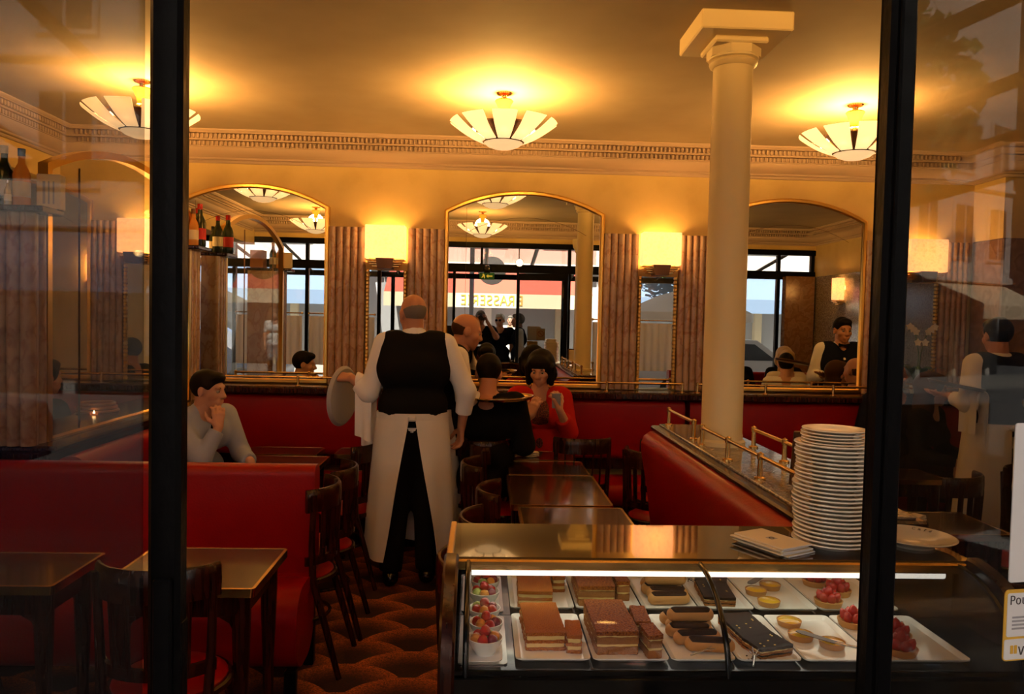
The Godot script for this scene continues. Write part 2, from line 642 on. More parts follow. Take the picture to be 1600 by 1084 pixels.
func blob(prims: Array, cell: float, k: float) -> Array:          # -> [vertices, normals, indices]
	var lo := Vector3.INF
	var hi := -Vector3.INF
	for p in prims:
		if p[7]:
			continue
		var bb := bounds_of(p)
		lo = lo.min(bb[0])
		hi = hi.max(bb[1])
	lo -= Vector3.ONE * cell * 2.5
	hi += Vector3.ONE * cell * 2.5
	var nx := int((hi.x - lo.x) / cell) + 2
	var ny := int((hi.y - lo.y) / cell) + 2
	var nz := int((hi.z - lo.z) / cell) + 2
	var f := PackedFloat32Array()
	f.resize(nx * ny * nz)
	f.fill(1.0)
	for p in prims:
		var bb := bounds_of(p)
		var pad := k + cell * 2.0
		var i0 := maxi(0, int((bb[0].x - pad - lo.x) / cell))
		var j0 := maxi(0, int((bb[0].y - pad - lo.y) / cell))
		var k0 := maxi(0, int((bb[0].z - pad - lo.z) / cell))
		var i1 := mini(nx - 1, int((bb[1].x + pad - lo.x) / cell) + 1)
		var j1 := mini(ny - 1, int((bb[1].y + pad - lo.y) / cell) + 1)
		var k1 := mini(nz - 1, int((bb[1].z + pad - lo.z) / cell) + 1)
		var kind: int = p[0]
		var a: Vector3 = p[1]
		var b: Vector3 = p[2]
		var ra: float = p[3]
		var rb: float = p[4]
		var Bi: Basis = p[5].transposed()
		var clips: Array = p[6]
		var neg: bool = p[7]
		var ab := b - a
		var l2 := maxf(1e-9, ab.length_squared())
		var inv := Vector3.ONE / b if kind == 1 else Vector3.ONE
		for kz in range(k0, k1 + 1):
			for jy in range(j0, j1 + 1):
				var row := (kz * ny + jy) * nx
				for ix in range(i0, i1 + 1):
					var q := lo + Vector3(ix, jy, kz) * cell
					var d: float
					if kind == 0:
						var t := clampf((q - a).dot(ab) / l2, 0.0, 1.0)
						d = (q - a - ab * t).length() - ra - (rb - ra) * t
					else:
						var u := (Bi * (q - a)) * inv
						var l := u.length()
						d = l * (l - 1.0) / maxf(1e-6, (u * inv).length())
					for c in clips:
						d = maxf(d, (q - c[0]).dot(c[1]))
					var o := f[row + ix]
					if neg:
						var h := maxf(k - absf(o + d), 0.0) / k
						f[row + ix] = maxf(o, -d) + h * h * k * 0.25
					else:
						var h := maxf(k - absf(o - d), 0.0) / k
						f[row + ix] = minf(o, d) - h * h * k * 0.25
	var at := PackedInt32Array()
	at.resize(f.size())
	at.fill(-1)
	var vs := PackedVector3Array()
	var ns := PackedVector3Array()
	var ids := PackedInt32Array()
	var sx := 1
	var sy := nx
	var sz := nx * ny
	var lim := cell * 1.8
	for kz in range(1, nz - 2):
		for jy in range(1, ny - 2):
			var base := kz * sz + jy * sy
			for ix in range(1, nx - 2):
				var i := base + ix
				if absf(f[i]) > lim:
					continue
				var c0 := f[i]
				var c1 := f[i + sx]
				var c2 := f[i + sy]
				var c3 := f[i + sy + sx]
				var c4 := f[i + sz]
				var c5 := f[i + sz + sx]
				var c6 := f[i + sz + sy]
				var c7 := f[i + sz + sy + sx]
				var m := int(c0 < 0.0) + int(c1 < 0.0) + int(c2 < 0.0) + int(c3 < 0.0) + int(c4 < 0.0) + int(c5 < 0.0) + int(c6 < 0.0) + int(c7 < 0.0)
				if m == 0 or m == 8:
					continue
				var s := Vector3.ZERO
				var n := 0
				if (c0 < 0.0) != (c1 < 0.0): s += Vector3(c0 / (c0 - c1), 0, 0); n += 1
				if (c2 < 0.0) != (c3 < 0.0): s += Vector3(c2 / (c2 - c3), 1, 0); n += 1
				if (c4 < 0.0) != (c5 < 0.0): s += Vector3(c4 / (c4 - c5), 0, 1); n += 1
				if (c6 < 0.0) != (c7 < 0.0): s += Vector3(c6 / (c6 - c7), 1, 1); n += 1
				if (c0 < 0.0) != (c2 < 0.0): s += Vector3(0, c0 / (c0 - c2), 0); n += 1
				if (c1 < 0.0) != (c3 < 0.0): s += Vector3(1, c1 / (c1 - c3), 0); n += 1
				if (c4 < 0.0) != (c6 < 0.0): s += Vector3(0, c4 / (c4 - c6), 1); n += 1
				if (c5 < 0.0) != (c7 < 0.0): s += Vector3(1, c5 / (c5 - c7), 1); n += 1
				if (c0 < 0.0) != (c4 < 0.0): s += Vector3(0, 0, c0 / (c0 - c4)); n += 1
				if (c1 < 0.0) != (c5 < 0.0): s += Vector3(1, 0, c1 / (c1 - c5)); n += 1
				if (c2 < 0.0) != (c6 < 0.0): s += Vector3(0, 1, c2 / (c2 - c6)); n += 1
				if (c3 < 0.0) != (c7 < 0.0): s += Vector3(1, 1, c3 / (c3 - c7)); n += 1
				at[i] = vs.size()
				vs.append(lo + (Vector3(ix, jy, kz) + s / n) * cell)
				ns.append(Vector3(c1 + c3 + c5 + c7 - c0 - c2 - c4 - c6, c2 + c3 + c6 + c7 - c0 - c1 - c4 - c5, c4 + c5 + c6 + c7 - c0 - c1 - c2 - c3).normalized())
	for kz in range(1, nz - 2):
		for jy in range(1, ny - 2):
			var base := kz * sz + jy * sy
			for ix in range(1, nx - 2):
				var i := base + ix
				if at[i] < 0:
					continue
				var inside := f[i] < 0.0
				for ax in 3:
					var st := sx if ax == 0 else (sy if ax == 1 else sz)
					if (f[i + st] < 0.0) == inside:
						continue
					var u := sy if ax == 0 else (sz if ax == 1 else sx)
					var w := sz if ax == 0 else (sx if ax == 1 else sy)
					var A := at[i]
					var B := at[i - u]
					var C := at[i - u - w]
					var D := at[i - w]
					if B < 0 or C < 0 or D < 0:
						continue
					if inside:
						ids.append_array(PackedInt32Array([A, C, B, A, D, C]))
					else:
						ids.append_array(PackedInt32Array([A, B, C, A, C, D]))
	return [vs, ns, ids]

func bounds_of(p: Array) -> Array:
	if p[0] == 0:
		var r := Vector3.ONE * maxf(p[3], p[4])
		return [(p[1] as Vector3).min(p[2]) - r, (p[1] as Vector3).max(p[2]) + r]
	var B: Basis = p[5]
	var e: Vector3 = (B.x * p[2].x).abs() + (B.y * p[2].y).abs() + (B.z * p[2].z).abs()
	return [p[1] - e, p[1] + e]

func joined(blobs: Array) -> ArrayMesh:
	var vs := PackedVector3Array()
	var ns := PackedVector3Array()
	var ids := PackedInt32Array()
	for b in blobs:
		var off := vs.size()
		vs.append_array(b[0])
		ns.append_array(b[1])
		for i in b[2]:
			ids.append(i + off)
	var a := []
	a.resize(Mesh.ARRAY_MAX)
	a[Mesh.ARRAY_VERTEX] = vs
	a[Mesh.ARRAY_NORMAL] = ns
	a[Mesh.ARRAY_INDEX] = ids
	var m := ArrayMesh.new()
	m.add_surface_from_arrays(Mesh.PRIMITIVE_TRIANGLES, a)
	return m

# ---------------------------------------------------------------- people
func bones(seated := false) -> Dictionary:            # faces +Z, left side is +X
	var J := {"hb": Basis.IDENTITY}
	if seated:
		J.merge({"hip": Vector3(0, .56, 0), "waist": Vector3(0, .7, .0), "chest": Vector3(0, .93, .01), "neck": Vector3(0, 1.09, .0), "head": Vector3(0, 1.24, .03),
			"hl": Vector3(.09, .55, .02), "kl": Vector3(.11, .53, .43), "al": Vector3(.1, .09, .4), "sl": Vector3(.175, 1.045, 0), "el": Vector3(.24, .78, .04), "wl": Vector3(.15, .76, .27)})
	else:
		J.merge({"hip": Vector3(0, .95, 0), "waist": Vector3(0, 1.1, 0), "chest": Vector3(0, 1.33, 0), "neck": Vector3(0, 1.5, -.005), "head": Vector3(0, 1.645, .025),
			"hl": Vector3(.09, .92, 0), "kl": Vector3(.1, .5, .015), "al": Vector3(.105, .085, -.02), "sl": Vector3(.18, 1.455, 0), "el": Vector3(.235, 1.17, -.02), "wl": Vector3(.235, .93, .06)})
	for k in ["h", "k", "a", "s", "e", "w"]:
		J[k + "r"] = J[k + "l"] * Vector3(-1, 1, 1)
	J["hand_l"] = [Vector3(0, -1, .15), Vector3(-1, 0, 0), .5]
	J["hand_r"] = [Vector3(0, -1, .15), Vector3(1, 0, 0), .5]
	return J

func torso_prims(J: Dictionary, e: float, slim := 1.0, bust := 0.0) -> Array:
	var out := []
	var rt: Vector3 = (J.sl - J.sr).normalized()
	var fw: Vector3 = rt.cross((J.neck - J.hip).normalized()).normalized()
	out.append(cap(J.chest - rt * .085 * slim, J.chest + rt * .085 * slim, .108 * slim + e))
	out.append(cap(J.waist - rt * .065 * slim, J.waist + rt * .065 * slim, .104 * slim + e))
	out.append(cap(J.hip - rt * .075, J.hip + rt * .075, .112 + e))
	out.append(cap(J.sr + rt * .03, J.neck - rt * .02 - (J.neck - J.chest) * .25, .058 + e, .06 + e))
	out.append(cap(J.sl - rt * .03, J.neck + rt * .02 - (J.neck - J.chest) * .25, .058 + e, .06 + e))
	if bust > 0.0:
		for s: float in [-1.0, 1.0]:
			out.append(ell(J.chest + rt * .07 * s + fw * .075 - Vector3(0, .02, 0), Vector3.ONE * (bust + e)))
	return out

func arm_prims(J: Dictionary, e: float, upto := 2.0, wide := 1.0) -> Array:
	var out := []
	for s in ["l", "r"]:
		var S: Vector3 = J["s" + s]
		var E: Vector3 = J["e" + s]
		var W: Vector3 = J["w" + s]
		var u := minf(upto, 1.0)
		var end := S.lerp(E, u)
		var d := (E - S).normalized()
		out.append(cap(S, end, (.053 + e) * wide, (.042 + e) * wide, [[end, d]] if upto < 1.0 else []))
		if upto > 1.0:
			var t := upto - 1.0
			end = E.lerp(W, t)
			d = (W - E).normalized()
			out.append(cap(E, end, (.041 + e) * wide, lerpf(.041, .027, t) * wide + e, [[end, d]] if e > 0.004 else []))
	return out

func leg_prims(J: Dictionary, e: float) -> Array:
	var out := []
	for s in ["l", "r"]:
		out.append(cap(J["h" + s], J["k" + s], .083 + e, .054 + e))
		out.append(cap(J["k" + s], J["a" + s], .053 + e, .036 + e, [[J["a" + s], (J["a" + s] - J["k" + s]).normalized()]] if e > 0.004 else []))
	return out

func head_prims(c: Vector3, B: Basis, neck: Vector3, heavy := 1.0) -> Array:
	var o := []
	o.append(ell(c + B * Vector3(0, .028, -.014), Vector3(.074, .088, .096), B))
	o.append(ell(c + B * Vector3(0, -.03, .022), Vector3(.06 * heavy, .083, .07), B))
	o.append(ell(c + B * Vector3(0, -.072, .026), Vector3(.048 * heavy, .042, .058), B))
	o.append(cap(c + B * Vector3(0, -.098, .068), c + B * Vector3(0, -.094, .07), .017))
	o.append(cap(c + B * Vector3(-.034, .026, .074), c + B * Vector3(.034, .026, .074), .015))
	for s: float in [-1.0, 1.0]:
		o.append(cap(c + B * Vector3(.042 * s, -.022, .058), c + B * Vector3(.046 * s, -.03, .045), .022))
		o.append(ell(c + B * Vector3(.077 * s, -.006, -.012), Vector3(.011, .032, .019), B * Basis(Vector3.UP, .25 * s)))
		o.append(cap(c + B * Vector3(.013 * s, -.03, .096), c + B * Vector3(.011 * s, -.029, .09), .009))
	for s: float in [-1.0, 1.0]:
		o.append(cut(cap(c + B * Vector3(.031 * s, .004, .098), c + B * Vector3(.034 * s, .004, .096), .013)))
	o.append(cap(c + B * Vector3(0, .014, .088), c + B * Vector3(0, -.026, .108), .0085, .0125))
	o.append(cap(c + B * Vector3(-.02, -.056, .084), c + B * Vector3(.02, -.056, .084), .0075))
	o.append(cap(c + B * Vector3(-.016, -.068, .083), c + B * Vector3(.016, -.068, .083), .0085))
	o.append(cap(c + B * Vector3(0, -.06, -.025), neck - Vector3(0, .02, 0), .054, .06))
	return o

func hand_prims(w: Vector3, spec: Array, side: float, elbow: Vector3) -> Array:
	var d: Vector3 = spec[0].normalized()
	var n: Vector3 = (spec[1] - d * d.dot(spec[1])).normalized()
	var curl: float = spec[2]
	var s := n.cross(d).normalized() * side        # towards the thumb
	var o := []
	o.append(cap(w + (elbow - w).normalized() * .05, w, .0285, .026))
	for k in 4:
		var off: float = [.029, .0105, -.0085, -.026][k]
		var len: float = [.07, .078, .072, .056][k]
		var root := w + d * (.088 - absf(off) * .25) + s * off
		o.append(cap(w + d * .012 + s * off * .55, root, .0145, .0115))
		var dir := d
		var p := root
		var spread := s * off * 1.2
		for b in 3:
			var ang: float = curl * [.55, 1.05, .75][b]
			dir = dir.rotated(n.cross(dir).normalized() * 1.0, -ang) if false else (dir * cos(ang) + n * sin(ang)).normalized()
			# keep the palm normal square to the finger
			n = (n - dir * dir.dot(n)).normalized()
			var q: Vector3 = p + dir * len * [.45, .31, .24][b] + spread * .1
			o.append(cap(p, q, .0094 - b * .0008, .0088 - b * .0009))
			p = q
		n = (spec[1] - d * d.dot(spec[1])).normalized()
	var tp := w + d * .022 + s * .02
	var td := (s * .75 + d * .55 + n * .35 * (0.5 + curl)).normalized()
	var tq := tp + td * .042
	o.append(cap(tp, tq, .0155, .0115))
	td = (td * .75 + d * .6 + n * .25 * curl).normalized()
	var tr := tq + td * .034
	o.append(cap(tq, tr, .0108, .0098))
	td = (td + d * .25 - s * .2).normalized()
	o.append(cap(tr, tr + td * .024, .0098, .0078))
	return o

func hair_prims(style: String, c: Vector3, B: Basis) -> Array:
	var o := []
	var T := func(x: float, y: float, z: float) -> Vector3: return c + B * Vector3(x, y, z)
	match style:
		"short":
			o.append(ell(T.call(0, .034, -.02), Vector3(.083, .098, .103), B, [[T.call(0, -.055, 0), -B.y]]))
			o.append(ell(T.call(0, .085, .05), Vector3(.06, .035, .045), B))
			o.append(cut(ell(T.call(0, -.06, .085), Vector3(.095, .115, .085), B)))
			for s: float in [-1.0, 1.0]:
				o.append(cut(ell(T.call(.09 * s, -.03, .012), Vector3(.03, .05, .04), B)))
		"bald":
			o.append(ell(T.call(0, .028, -.015), Vector3(.0765, .0905, .0985), B, [[T.call(0, .028, -.05), (B.y + B.z * .25).normalized()], [T.call(0, -.07, 0), -B.y], [T.call(0, 0, .022), B.z]]))
			for s: float in [-1.0, 1.0]:
				o.append(cut(ell(T.call(.09 * s, -.02, -.005), Vector3(.03, .042, .03), B)))
		"bob":
			o.append(ell(T.call(0, .04, -.03), Vector3(.105, .112, .12), B))
			o.append(ell(T.call(0, -.045, -.05), Vector3(.118, .1, .1), B, [[T.call(0, -.115, 0), -B.y]]))
			o.append(ell(T.call(0, .075, .05), Vector3(.075, .05, .05), B))
			for s: float in [-1.0, 1.0]:
				o.append(cap(T.call(.085 * s, .03, .03), T.call(.085 * s, -.09, .035), .03, .022))
			o.append(cut(ell(T.call(0, -.055, .09), Vector3(.066, .085, .09), B)))
		"long":
			o.append(ell(T.call(0, .036, -.022), Vector3(.089, .102, .108), B))
			o.append(ell(T.call(0, -.12, -.055), Vector3(.095, .16, .07), B))
			o.append(ell(T.call(0, .085, .045), Vector3(.06, .035, .05), B))
			o.append(cut(ell(T.call(0, -.06, .085), Vector3(.068, .12, .085), B)))
	return o

func person(label: String, at: Vector3, turn: float, J: Dictionary, o: Dictionary) -> Node3D:
	var p := thing("person", label, "person", at, turn)
	var s: float = o.get("scale", 1.0)
	p.scale = Vector3.ONE * s
	var lod: int = o.get("lod", 0)
	var bc: float = [.014, .018, .026][lod]
	var hc: float = [.0052, .007, .011][lod]
	var fc: float = [.0045, .0055, .009][lod]
	var slim: float = o.get("slim", 1.0)
	# the body: one mesh
	var prims := torso_prims(J, 0.0, slim, o.get("bust", 0.0))
	prims.append_array(arm_prims(J, 0.0))
	prims.append_array(leg_prims(J, 0.0))
	prims.append(cap(J.neck - Vector3(0, .04, 0), J.head - Vector3(0, .07, 0), .06, .052))
	for sd in ["l", "r"]:
		var a: Vector3 = J["a" + sd]
		prims.append(cap(a, a + Vector3(.01 if sd == "l" else -.01, -.045, .1), .036, .024))
	var parts := [blob(prims, bc, .05)]
	parts.append(blob(head_prims(J.head, J.hb, J.neck, o.get("heavy", 1.0)), hc, .016))
	for sd in ["l", "r"]:
		if not J.has("no_hand_" + sd):
			parts.append(blob(hand_prims(J["w" + sd], J["hand_" + sd], 1.0 if sd == "l" else -1.0, J["e" + sd]), fc, .011))
	mesh_obj("body", joined(parts), o.get("skin", M.skin), p)
	if o.has("hair"):
		mesh_obj("hair", joined([blob(hair_prims(o.hair, J.head, J.hb), hc * 1.2, .02)]), o.hair_mat, p)
	for sx: float in [-1.0, 1.0]:
		var st := ST()
		var ec: Vector3 = J.head + J.hb * Vector3(.031 * sx, .004, .0735)
		lathe(st, [Vector2(0, -.0125), Vector2(.0075, -.01), Vector2(.012, -.004), Vector2(.012, .004), Vector2(.0075, .01), Vector2(0, .0125)], 10, Transform3D(J.hb * Basis(Vector3.RIGHT, PI / 2), ec))
		var eye := obj("eye", st, M.eye_white, p)
		var s2 := ST()
		lathe(s2, [Vector2(.0055, 0), Vector2(.004, .0015), Vector2(0, .002)], 10, Transform3D(J.hb * Basis(Vector3.RIGHT, PI / 2), ec + J.hb * Vector3(0, -.001, .0122)))
		obj("iris", s2, M.black_cloth, eye)
		var s3 := ST()
		var b0: Vector3 = J.head + J.hb * Vector3(.016 * sx, .024, .0865)
		tube(s3, [b0, J.head + J.hb * Vector3(.032 * sx, .03, .085), J.head + J.hb * Vector3(.05 * sx, .024, .072)], [.004, .0042, .002], 6)
		obj("eyebrow", s3, o.get("hair_mat", M.hair_dark), p)
	if not o.has("bare_mouth"):
		var sm := ST()
		tube(sm, [J.head + J.hb * Vector3(-.024, -.061, .0845), J.head + J.hb * Vector3(0, -.0625, .0925), J.head + J.hb * Vector3(.024, -.061, .0845)], [.002, .0032, .002], 6)
		obj("mouth", sm, M.lips, p)
	# clothes
	if o.has("top"):
		var tp := torso_prims(J, .011, slim, o.get("bust", 0.0))
		tp.append_array(arm_prims(J, o.get("loose", .013), o.get("sleeve", 2.0)))
		if o.has("collar"):
			var up: Vector3 = (J.head - J.neck).normalized()
			tp.append(cap(J.neck - up * .03, J.neck + up * .03, .067, .066, [[J.neck + up * .03, up]]))
		else:
			tp.append(cut(cap(J.neck + Vector3(0, .05, .03), J.neck + Vector3(0, .02, .04), .075)))
		if o.has("tuck"):
			for q in tp:
				q[6] = q[6] + [[J.hip + Vector3(0, -.03, 0), Vector3(0, -1, 0)]]
		mesh_obj(o.get("top_name", "shirt"), joined([blob(tp, bc * .9, .022)]), o.top, p)
	if o.has("vest"):
		var vp := torso_prims(J, .027, slim)
		var vr: Vector3 = (J.sl - J.sr).normalized()
		var vu: Vector3 = (J.neck - J.chest)
		vp[3][1] = J.sr + vr * .045
		vp[4][1] = J.sl - vr * .045
		vp.append(cap(J.chest + vu * .42 - vr * .105 * slim, J.chest + vu * .42 + vr * .105 * slim, .098))
		for q in vp:
			q[6] = q[6] + [[J.hip + Vector3(0, .03, 0), Vector3(0, -1, 0)]]
		var up: Vector3 = (J.neck - J.chest).normalized()
		var fw: Vector3 = (J.sl - J.sr).cross(up).normalized()
		vp.append(cut(cap(J.neck + up * .05 + fw * .01, J.neck + up * .09 + fw * .01, .07)))
		vp.append(cut(cap(J.neck + fw * .12 + up * .03, J.chest + fw * .17 - up * .05, .07, .015)))
		mesh_obj("waistcoat", joined([blob(vp, bc * .85, .04)]), o.vest, p)
	if o.has("jacket"):
		var jp := torso_prims(J, .026, slim, o.get("bust", 0.0))
		jp.append_array(arm_prims(J, .022, o.get("jacket_sleeve", 1.75)))
		var up: Vector3 = (J.neck - J.chest).normalized()
		var fw: Vector3 = (J.sl - J.sr).cross(up).normalized()
		jp.append(cut(cap(J.neck + up * .06, J.neck + up * .1 + fw * .02, .085)))
		jp.append(cut(cap(J.neck + fw * .12 + up * .02, J.hip + fw * .16, .07, .04)))
		mesh_obj("jacket", joined([blob(jp, bc * .85, .03)]), o.jacket, p)
	if o.has("trousers"):
		var lp := leg_prims(J, o.get("trouser_ease", .016))
		lp.append(cap(J.hip - Vector3(.075, .0, 0), J.hip + Vector3(.075, .0, 0), .122))
		mesh_obj("trousers", joined([blob(lp, bc * .95, .04)]), o.trousers, p)
	if o.get("shoes", true) and o.has("trousers"):
		for sd in ["l", "r"]:
			var a: Vector3 = J["a" + sd]
			var out: float = .02 if sd == "l" else -.02
			var foot := Vector3(a.x, 0, a.z)
			mesh_obj("shoe", joined([blob([cap(a, foot + Vector3(0, .05, .0), .045, .046), cap(foot + Vector3(0, .045, -.03), foot + Vector3(out, .036, .16), .045, .036, [[foot, Vector3.DOWN]])], .011, .03)]), M.shoe, p)
	if o.has("apron"):
		var y0: float = J.hip.y + .1
		var y1: float = o.get("hem", .28)
		var st := ST()
		var open: float = o.get("apron_open", .3)
		var hx: Vector3 = J.hip
		sheet(st, 40, 22, func(u: float, v: float) -> Vector3:
			var gap := lerpf(open * .12, open * 1.1, v) 
			var a := lerpf(-PI + gap, PI - gap, u)
			var fl := pow(v, .8)
			var fold := (sin(a * 9.0) * .010 + sin(a * 4.0 + 1.3) * .014) * fl
			var rx := lerpf(.212, .265, fl) + fold
			var rz := lerpf(.142, .225, fl) + fold
			return Vector3(hx.x + rx * sin(a), lerpf(y0, y1, v) + .02 * fl * sin(a * 2.0), hx.z + rz * cos(a)), .004)
		obj("apron", st, o.apron, p)
		var sb := ST()
		var ring := []
		for k in 33:
			var a := TAU * k / 32
			ring.append(Vector3(hx.x + .216 * sin(a), y0 - .005, hx.z + .147 * cos(a)))
		sweep(sb, ring, [Vector2(-.002, -.02), Vector2(.004, -.02), Vector2(.004, .02), Vector2(-.002, .02)])
		cbox(sb, Vector3(hx.x, y0 - .01, hx.z - .158), Vector3(.05, .035, .03), .01)
		obj("apron_band", sb, o.apron, p)
	if o.has("bow_tie"):
		var fw: Vector3 = (J.sl - J.sr).cross(J.neck - J.chest).normalized()
		var c: Vector3 = J.neck + fw * .085 + Vector3(0, -.0, 0)
		var st := ST()
		for sx: float in [-1.0, 1.0]:
			extrude(st, [Vector2(0, -.006), Vector2(.05 * sx, -.02), Vector2(.054 * sx, .0), Vector2(.05 * sx, .02), Vector2(0, .006)], .014, Transform3D(Basis.IDENTITY, c))
		cbox(st, c + Vector3(0, 0, .007), Vector3(.016, .018, .02), .004)
		obj("bow_tie", st, M.black_cloth, p)
	if o.has("glasses"):
		var st := ST()
		for sx: float in [-1.0, 1.0]:
			var loop := []
			for k in 13:
				var a := TAU * k / 12
				loop.append(J.head + J.hb * Vector3(.032 * sx + .021 * cos(a), .004 + .016 * sin(a), .102))
			tube(st, loop, .0018, 5, false)
			tube(st, [J.head + J.hb * Vector3(.053 * sx, .008, .1), J.head + J.hb * Vector3(.074 * sx, .008, .05), J.head + J.hb * Vector3(.079 * sx, .004, -.015)], .0016, 5)
			if o.glasses == "dark":
				lathe(st, [Vector2(0, 0), Vector2(.021, 0), Vector2(.021, .002), Vector2(0, .002)], 14, Transform3D(J.hb * Basis(Vector3.RIGHT, PI / 2), J.head + J.hb * Vector3(.032 * sx, .004, .1)))
		tube(st, [J.head + J.hb * Vector3(-.011, .006, .104), J.head + J.hb * Vector3(.011, .006, .104)], .0018, 5)
		obj("glasses", st, M.black_gloss, p)
	return p

# ---------------------------------------------------------------- room
func wall_box(called: String, lo: Vector3, hi: Vector3, m: Material, label := "") -> MeshInstance3D:
	var st := ST()
	span(st, lo, hi)
	var o := obj(called, st, m)
	structure(o, label)
	return o

const CORNICE := [Vector2(0, 0), Vector2(.015, 0), Vector2(.02, .02), Vector2(.035, .025), Vector2(.035, .04), Vector2(.05, .05), Vector2(.075, .075), Vector2(.085, .105), Vector2(.085, .112), Vector2(.10, .112), Vector2(.10, .118), Vector2(.082, .119), Vector2(.082, .155), Vector2(.115, .157), Vector2(.115, .168), Vector2(.112, .169), Vector2(.112, .205), Vector2(.15, .207), Vector2(.15, .21), Vector2(.165, .225), Vector2(.165, .235), Vector2(0, .235)]

func cornice(called: String, pts: Array, band: Array) -> void:
	# pts: the foot of the moulding on the wall; it grows towards the room
	var st := ST()
	var pr := []
	for p: Vector2 in CORNICE:
		pr.append(p)
	sweep(st, pts, pr)
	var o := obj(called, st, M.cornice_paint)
	structure(o, "moulded plaster cornice with two rows of carved tongues")
	var s2 := ST()
	for b in band:                                     # [from, to]: a straight run that shows its carved tongues
		var A: Vector3 = b[0]
		var B: Vector3 = b[1]
		var d := (B - A).normalized()
		var nrm := d.cross(Vector3.UP)
		var n := int((B - A).length() / .034)
		var bas := Basis(d, Vector3.UP, d.cross(Vector3.UP))
		for k in n:
			var c := A + d * (k + .5) * .034
			cbox(s2, c + nrm * .092 + Vector3(0, .1365, 0), Vector3(.018, .036, .026), .006, bas)
			cbox(s2, c + nrm * .124 + Vector3(0, .187, 0), Vector3(.018, .036, .03), .006, bas)
	var t := obj("carved_tongues", s2, M.cornice_paint, o)
	stuff(t)

func build_shell() -> void:
	var f := wall_box("floor", V(-5.0, -.1, 1.0), V(5.2, 0, 6.6), M.carpet, "brown and gold carpet with a fish-scale pattern")
	f.set_meta("kind", "structure")
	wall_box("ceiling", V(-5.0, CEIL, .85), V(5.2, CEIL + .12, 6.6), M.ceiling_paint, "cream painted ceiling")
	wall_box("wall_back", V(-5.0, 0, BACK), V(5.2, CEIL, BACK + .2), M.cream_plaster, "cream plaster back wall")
	wall_box("wall_left", V(-5.0, 0, .85), V(-4.7, CEIL, BACK), M.cream_plaster, "cream plaster side wall")
	wall_box("wall_right", V(5.0, 0, .85), V(5.2, CEIL, BACK), M.cream_plaster, "cream plaster side wall by the entrance")
	var st := ST()
	span(st, V(4.96, 0, .95), V(5.0, 2.4, 5.9), .004)
	structure(obj("trim_1", st, M.grey_marble), "veined marble facing of the side wall")
	# pier beside the right end of the back wall
	wall_box("wall_pier", V(4.03, 2.4, 5.92), V(5.0, CEIL, BACK), M.cream_plaster, "cream pier at the end of the back wall")
	st = ST()
	span(st, V(4.03, 0, 5.92), V(5.0, 2.4, BACK), .01)
	structure(obj("trim_2", st, M.dark_marble), "brown marble facing of the pier")
	# downstand beam over the glazed screen on the left
	wall_box("wall_beam", V(-3.5, 2.68, 1.0), V(-3.31, CEIL, BACK), M.cream_plaster, "cream downstand beam along the left of the room")
	# cornices
	var y := CEIL - .235
	cornice("trim_3", [V(-3.31, y, 1.16), V(-3.31, y, BACK), V(4.03, y, BACK), V(4.03, y, 5.92), V(5.0, y, 5.92)].map(func(p): return p), [[V(-3.31, y, 1.2), V(-3.31, y, BACK - .16)], [V(-3.14, y, BACK), V(3.86, y, BACK)], [V(4.2, y, 5.92), V(4.95, y, 5.92)]])
	cornice("trim_4", [V(5.0, y, 5.92), V(5.0, y, 1.0), V(-3.31, y, 1.0)], [[V(5.0, y, 5.7), V(5.0, y, 1.2)], [V(4.8, y, 1.0), V(-3.1, y, 1.0)]])
	# the iron column on the partition
	var col := thing("column", "slender cream column with square capital rising from the banquette partition", "column", V(1.17, 1.112, 3.7))
	st = ST()
	lathe(st, [Vector2(.112, 0), Vector2(.112, .02), Vector2(.1, .03), Vector2(.1, .05), Vector2(.097, .06), Vector2(.092, 1.79)], 32)
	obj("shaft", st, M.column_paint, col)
	st = ST()
	lathe(st, [Vector2(.094, 1.785), Vector2(.108, 1.795), Vector2(.112, 1.806), Vector2(.104, 1.818), Vector2(.116, 1.822), Vector2(.118, 1.835)], 32)
	var oct := []
	for k in 8:
		var a := TAU * (k + .5) / 8
		oct.append(Vector2(cos(a), sin(a)) * .125)
	extrude(st, oct, .06, Transform3D(Basis(Vector3.RIGHT, -PI / 2), Vector3(0, 1.83, 0)))
	cbox(st, Vector3(0, 1.885, 0), Vector3(.25, .03, .25), .008)
	obj("capital", st, M.column_paint, col)
	st = ST()
	cbox(st, Vector3(0, CEIL - 1.112 - .044, 0), Vector3(.42, .086, .40), .006)
	obj("abacus", st, M.column_paint, col)

func arch_pts(x0: float, x1: float, y0: float, spring: float, rise: float, n := 16) -> Array:
	var out := [Vector2(x0, y0), Vector2(x1, y0)]
	var w := (x1 - x0) / 2
	var R := (w * w + rise * rise) / (2 * rise)
	var c := Vector2((x0 + x1) / 2, spring + rise - R)
	var a := asin(w / R)
	for k in n + 1:
		var t := lerpf(a, -a, float(k) / n)
		out.append(c + Vector2(sin(t), cos(t)) * R)
	return out

func frame_loop(st: SurfaceTool, poly: Array, d: float, w: float, t: float, from := 0) -> void:
	var pts := []
	for k in range(from, poly.size()):
		pts.append(Vector3(poly[k].x, poly[k].y, -d))
	if from == 0:
		pts.append(pts[0])
	sweep(st, pts, [Vector2(-w / 2, -t), Vector2(w / 2, -t), Vector2(w / 2, -t * .25), Vector2(w * .25, 0), Vector2(-w * .25, 0), Vector2(-w / 2, -t * .25)], Vector3.BACK)

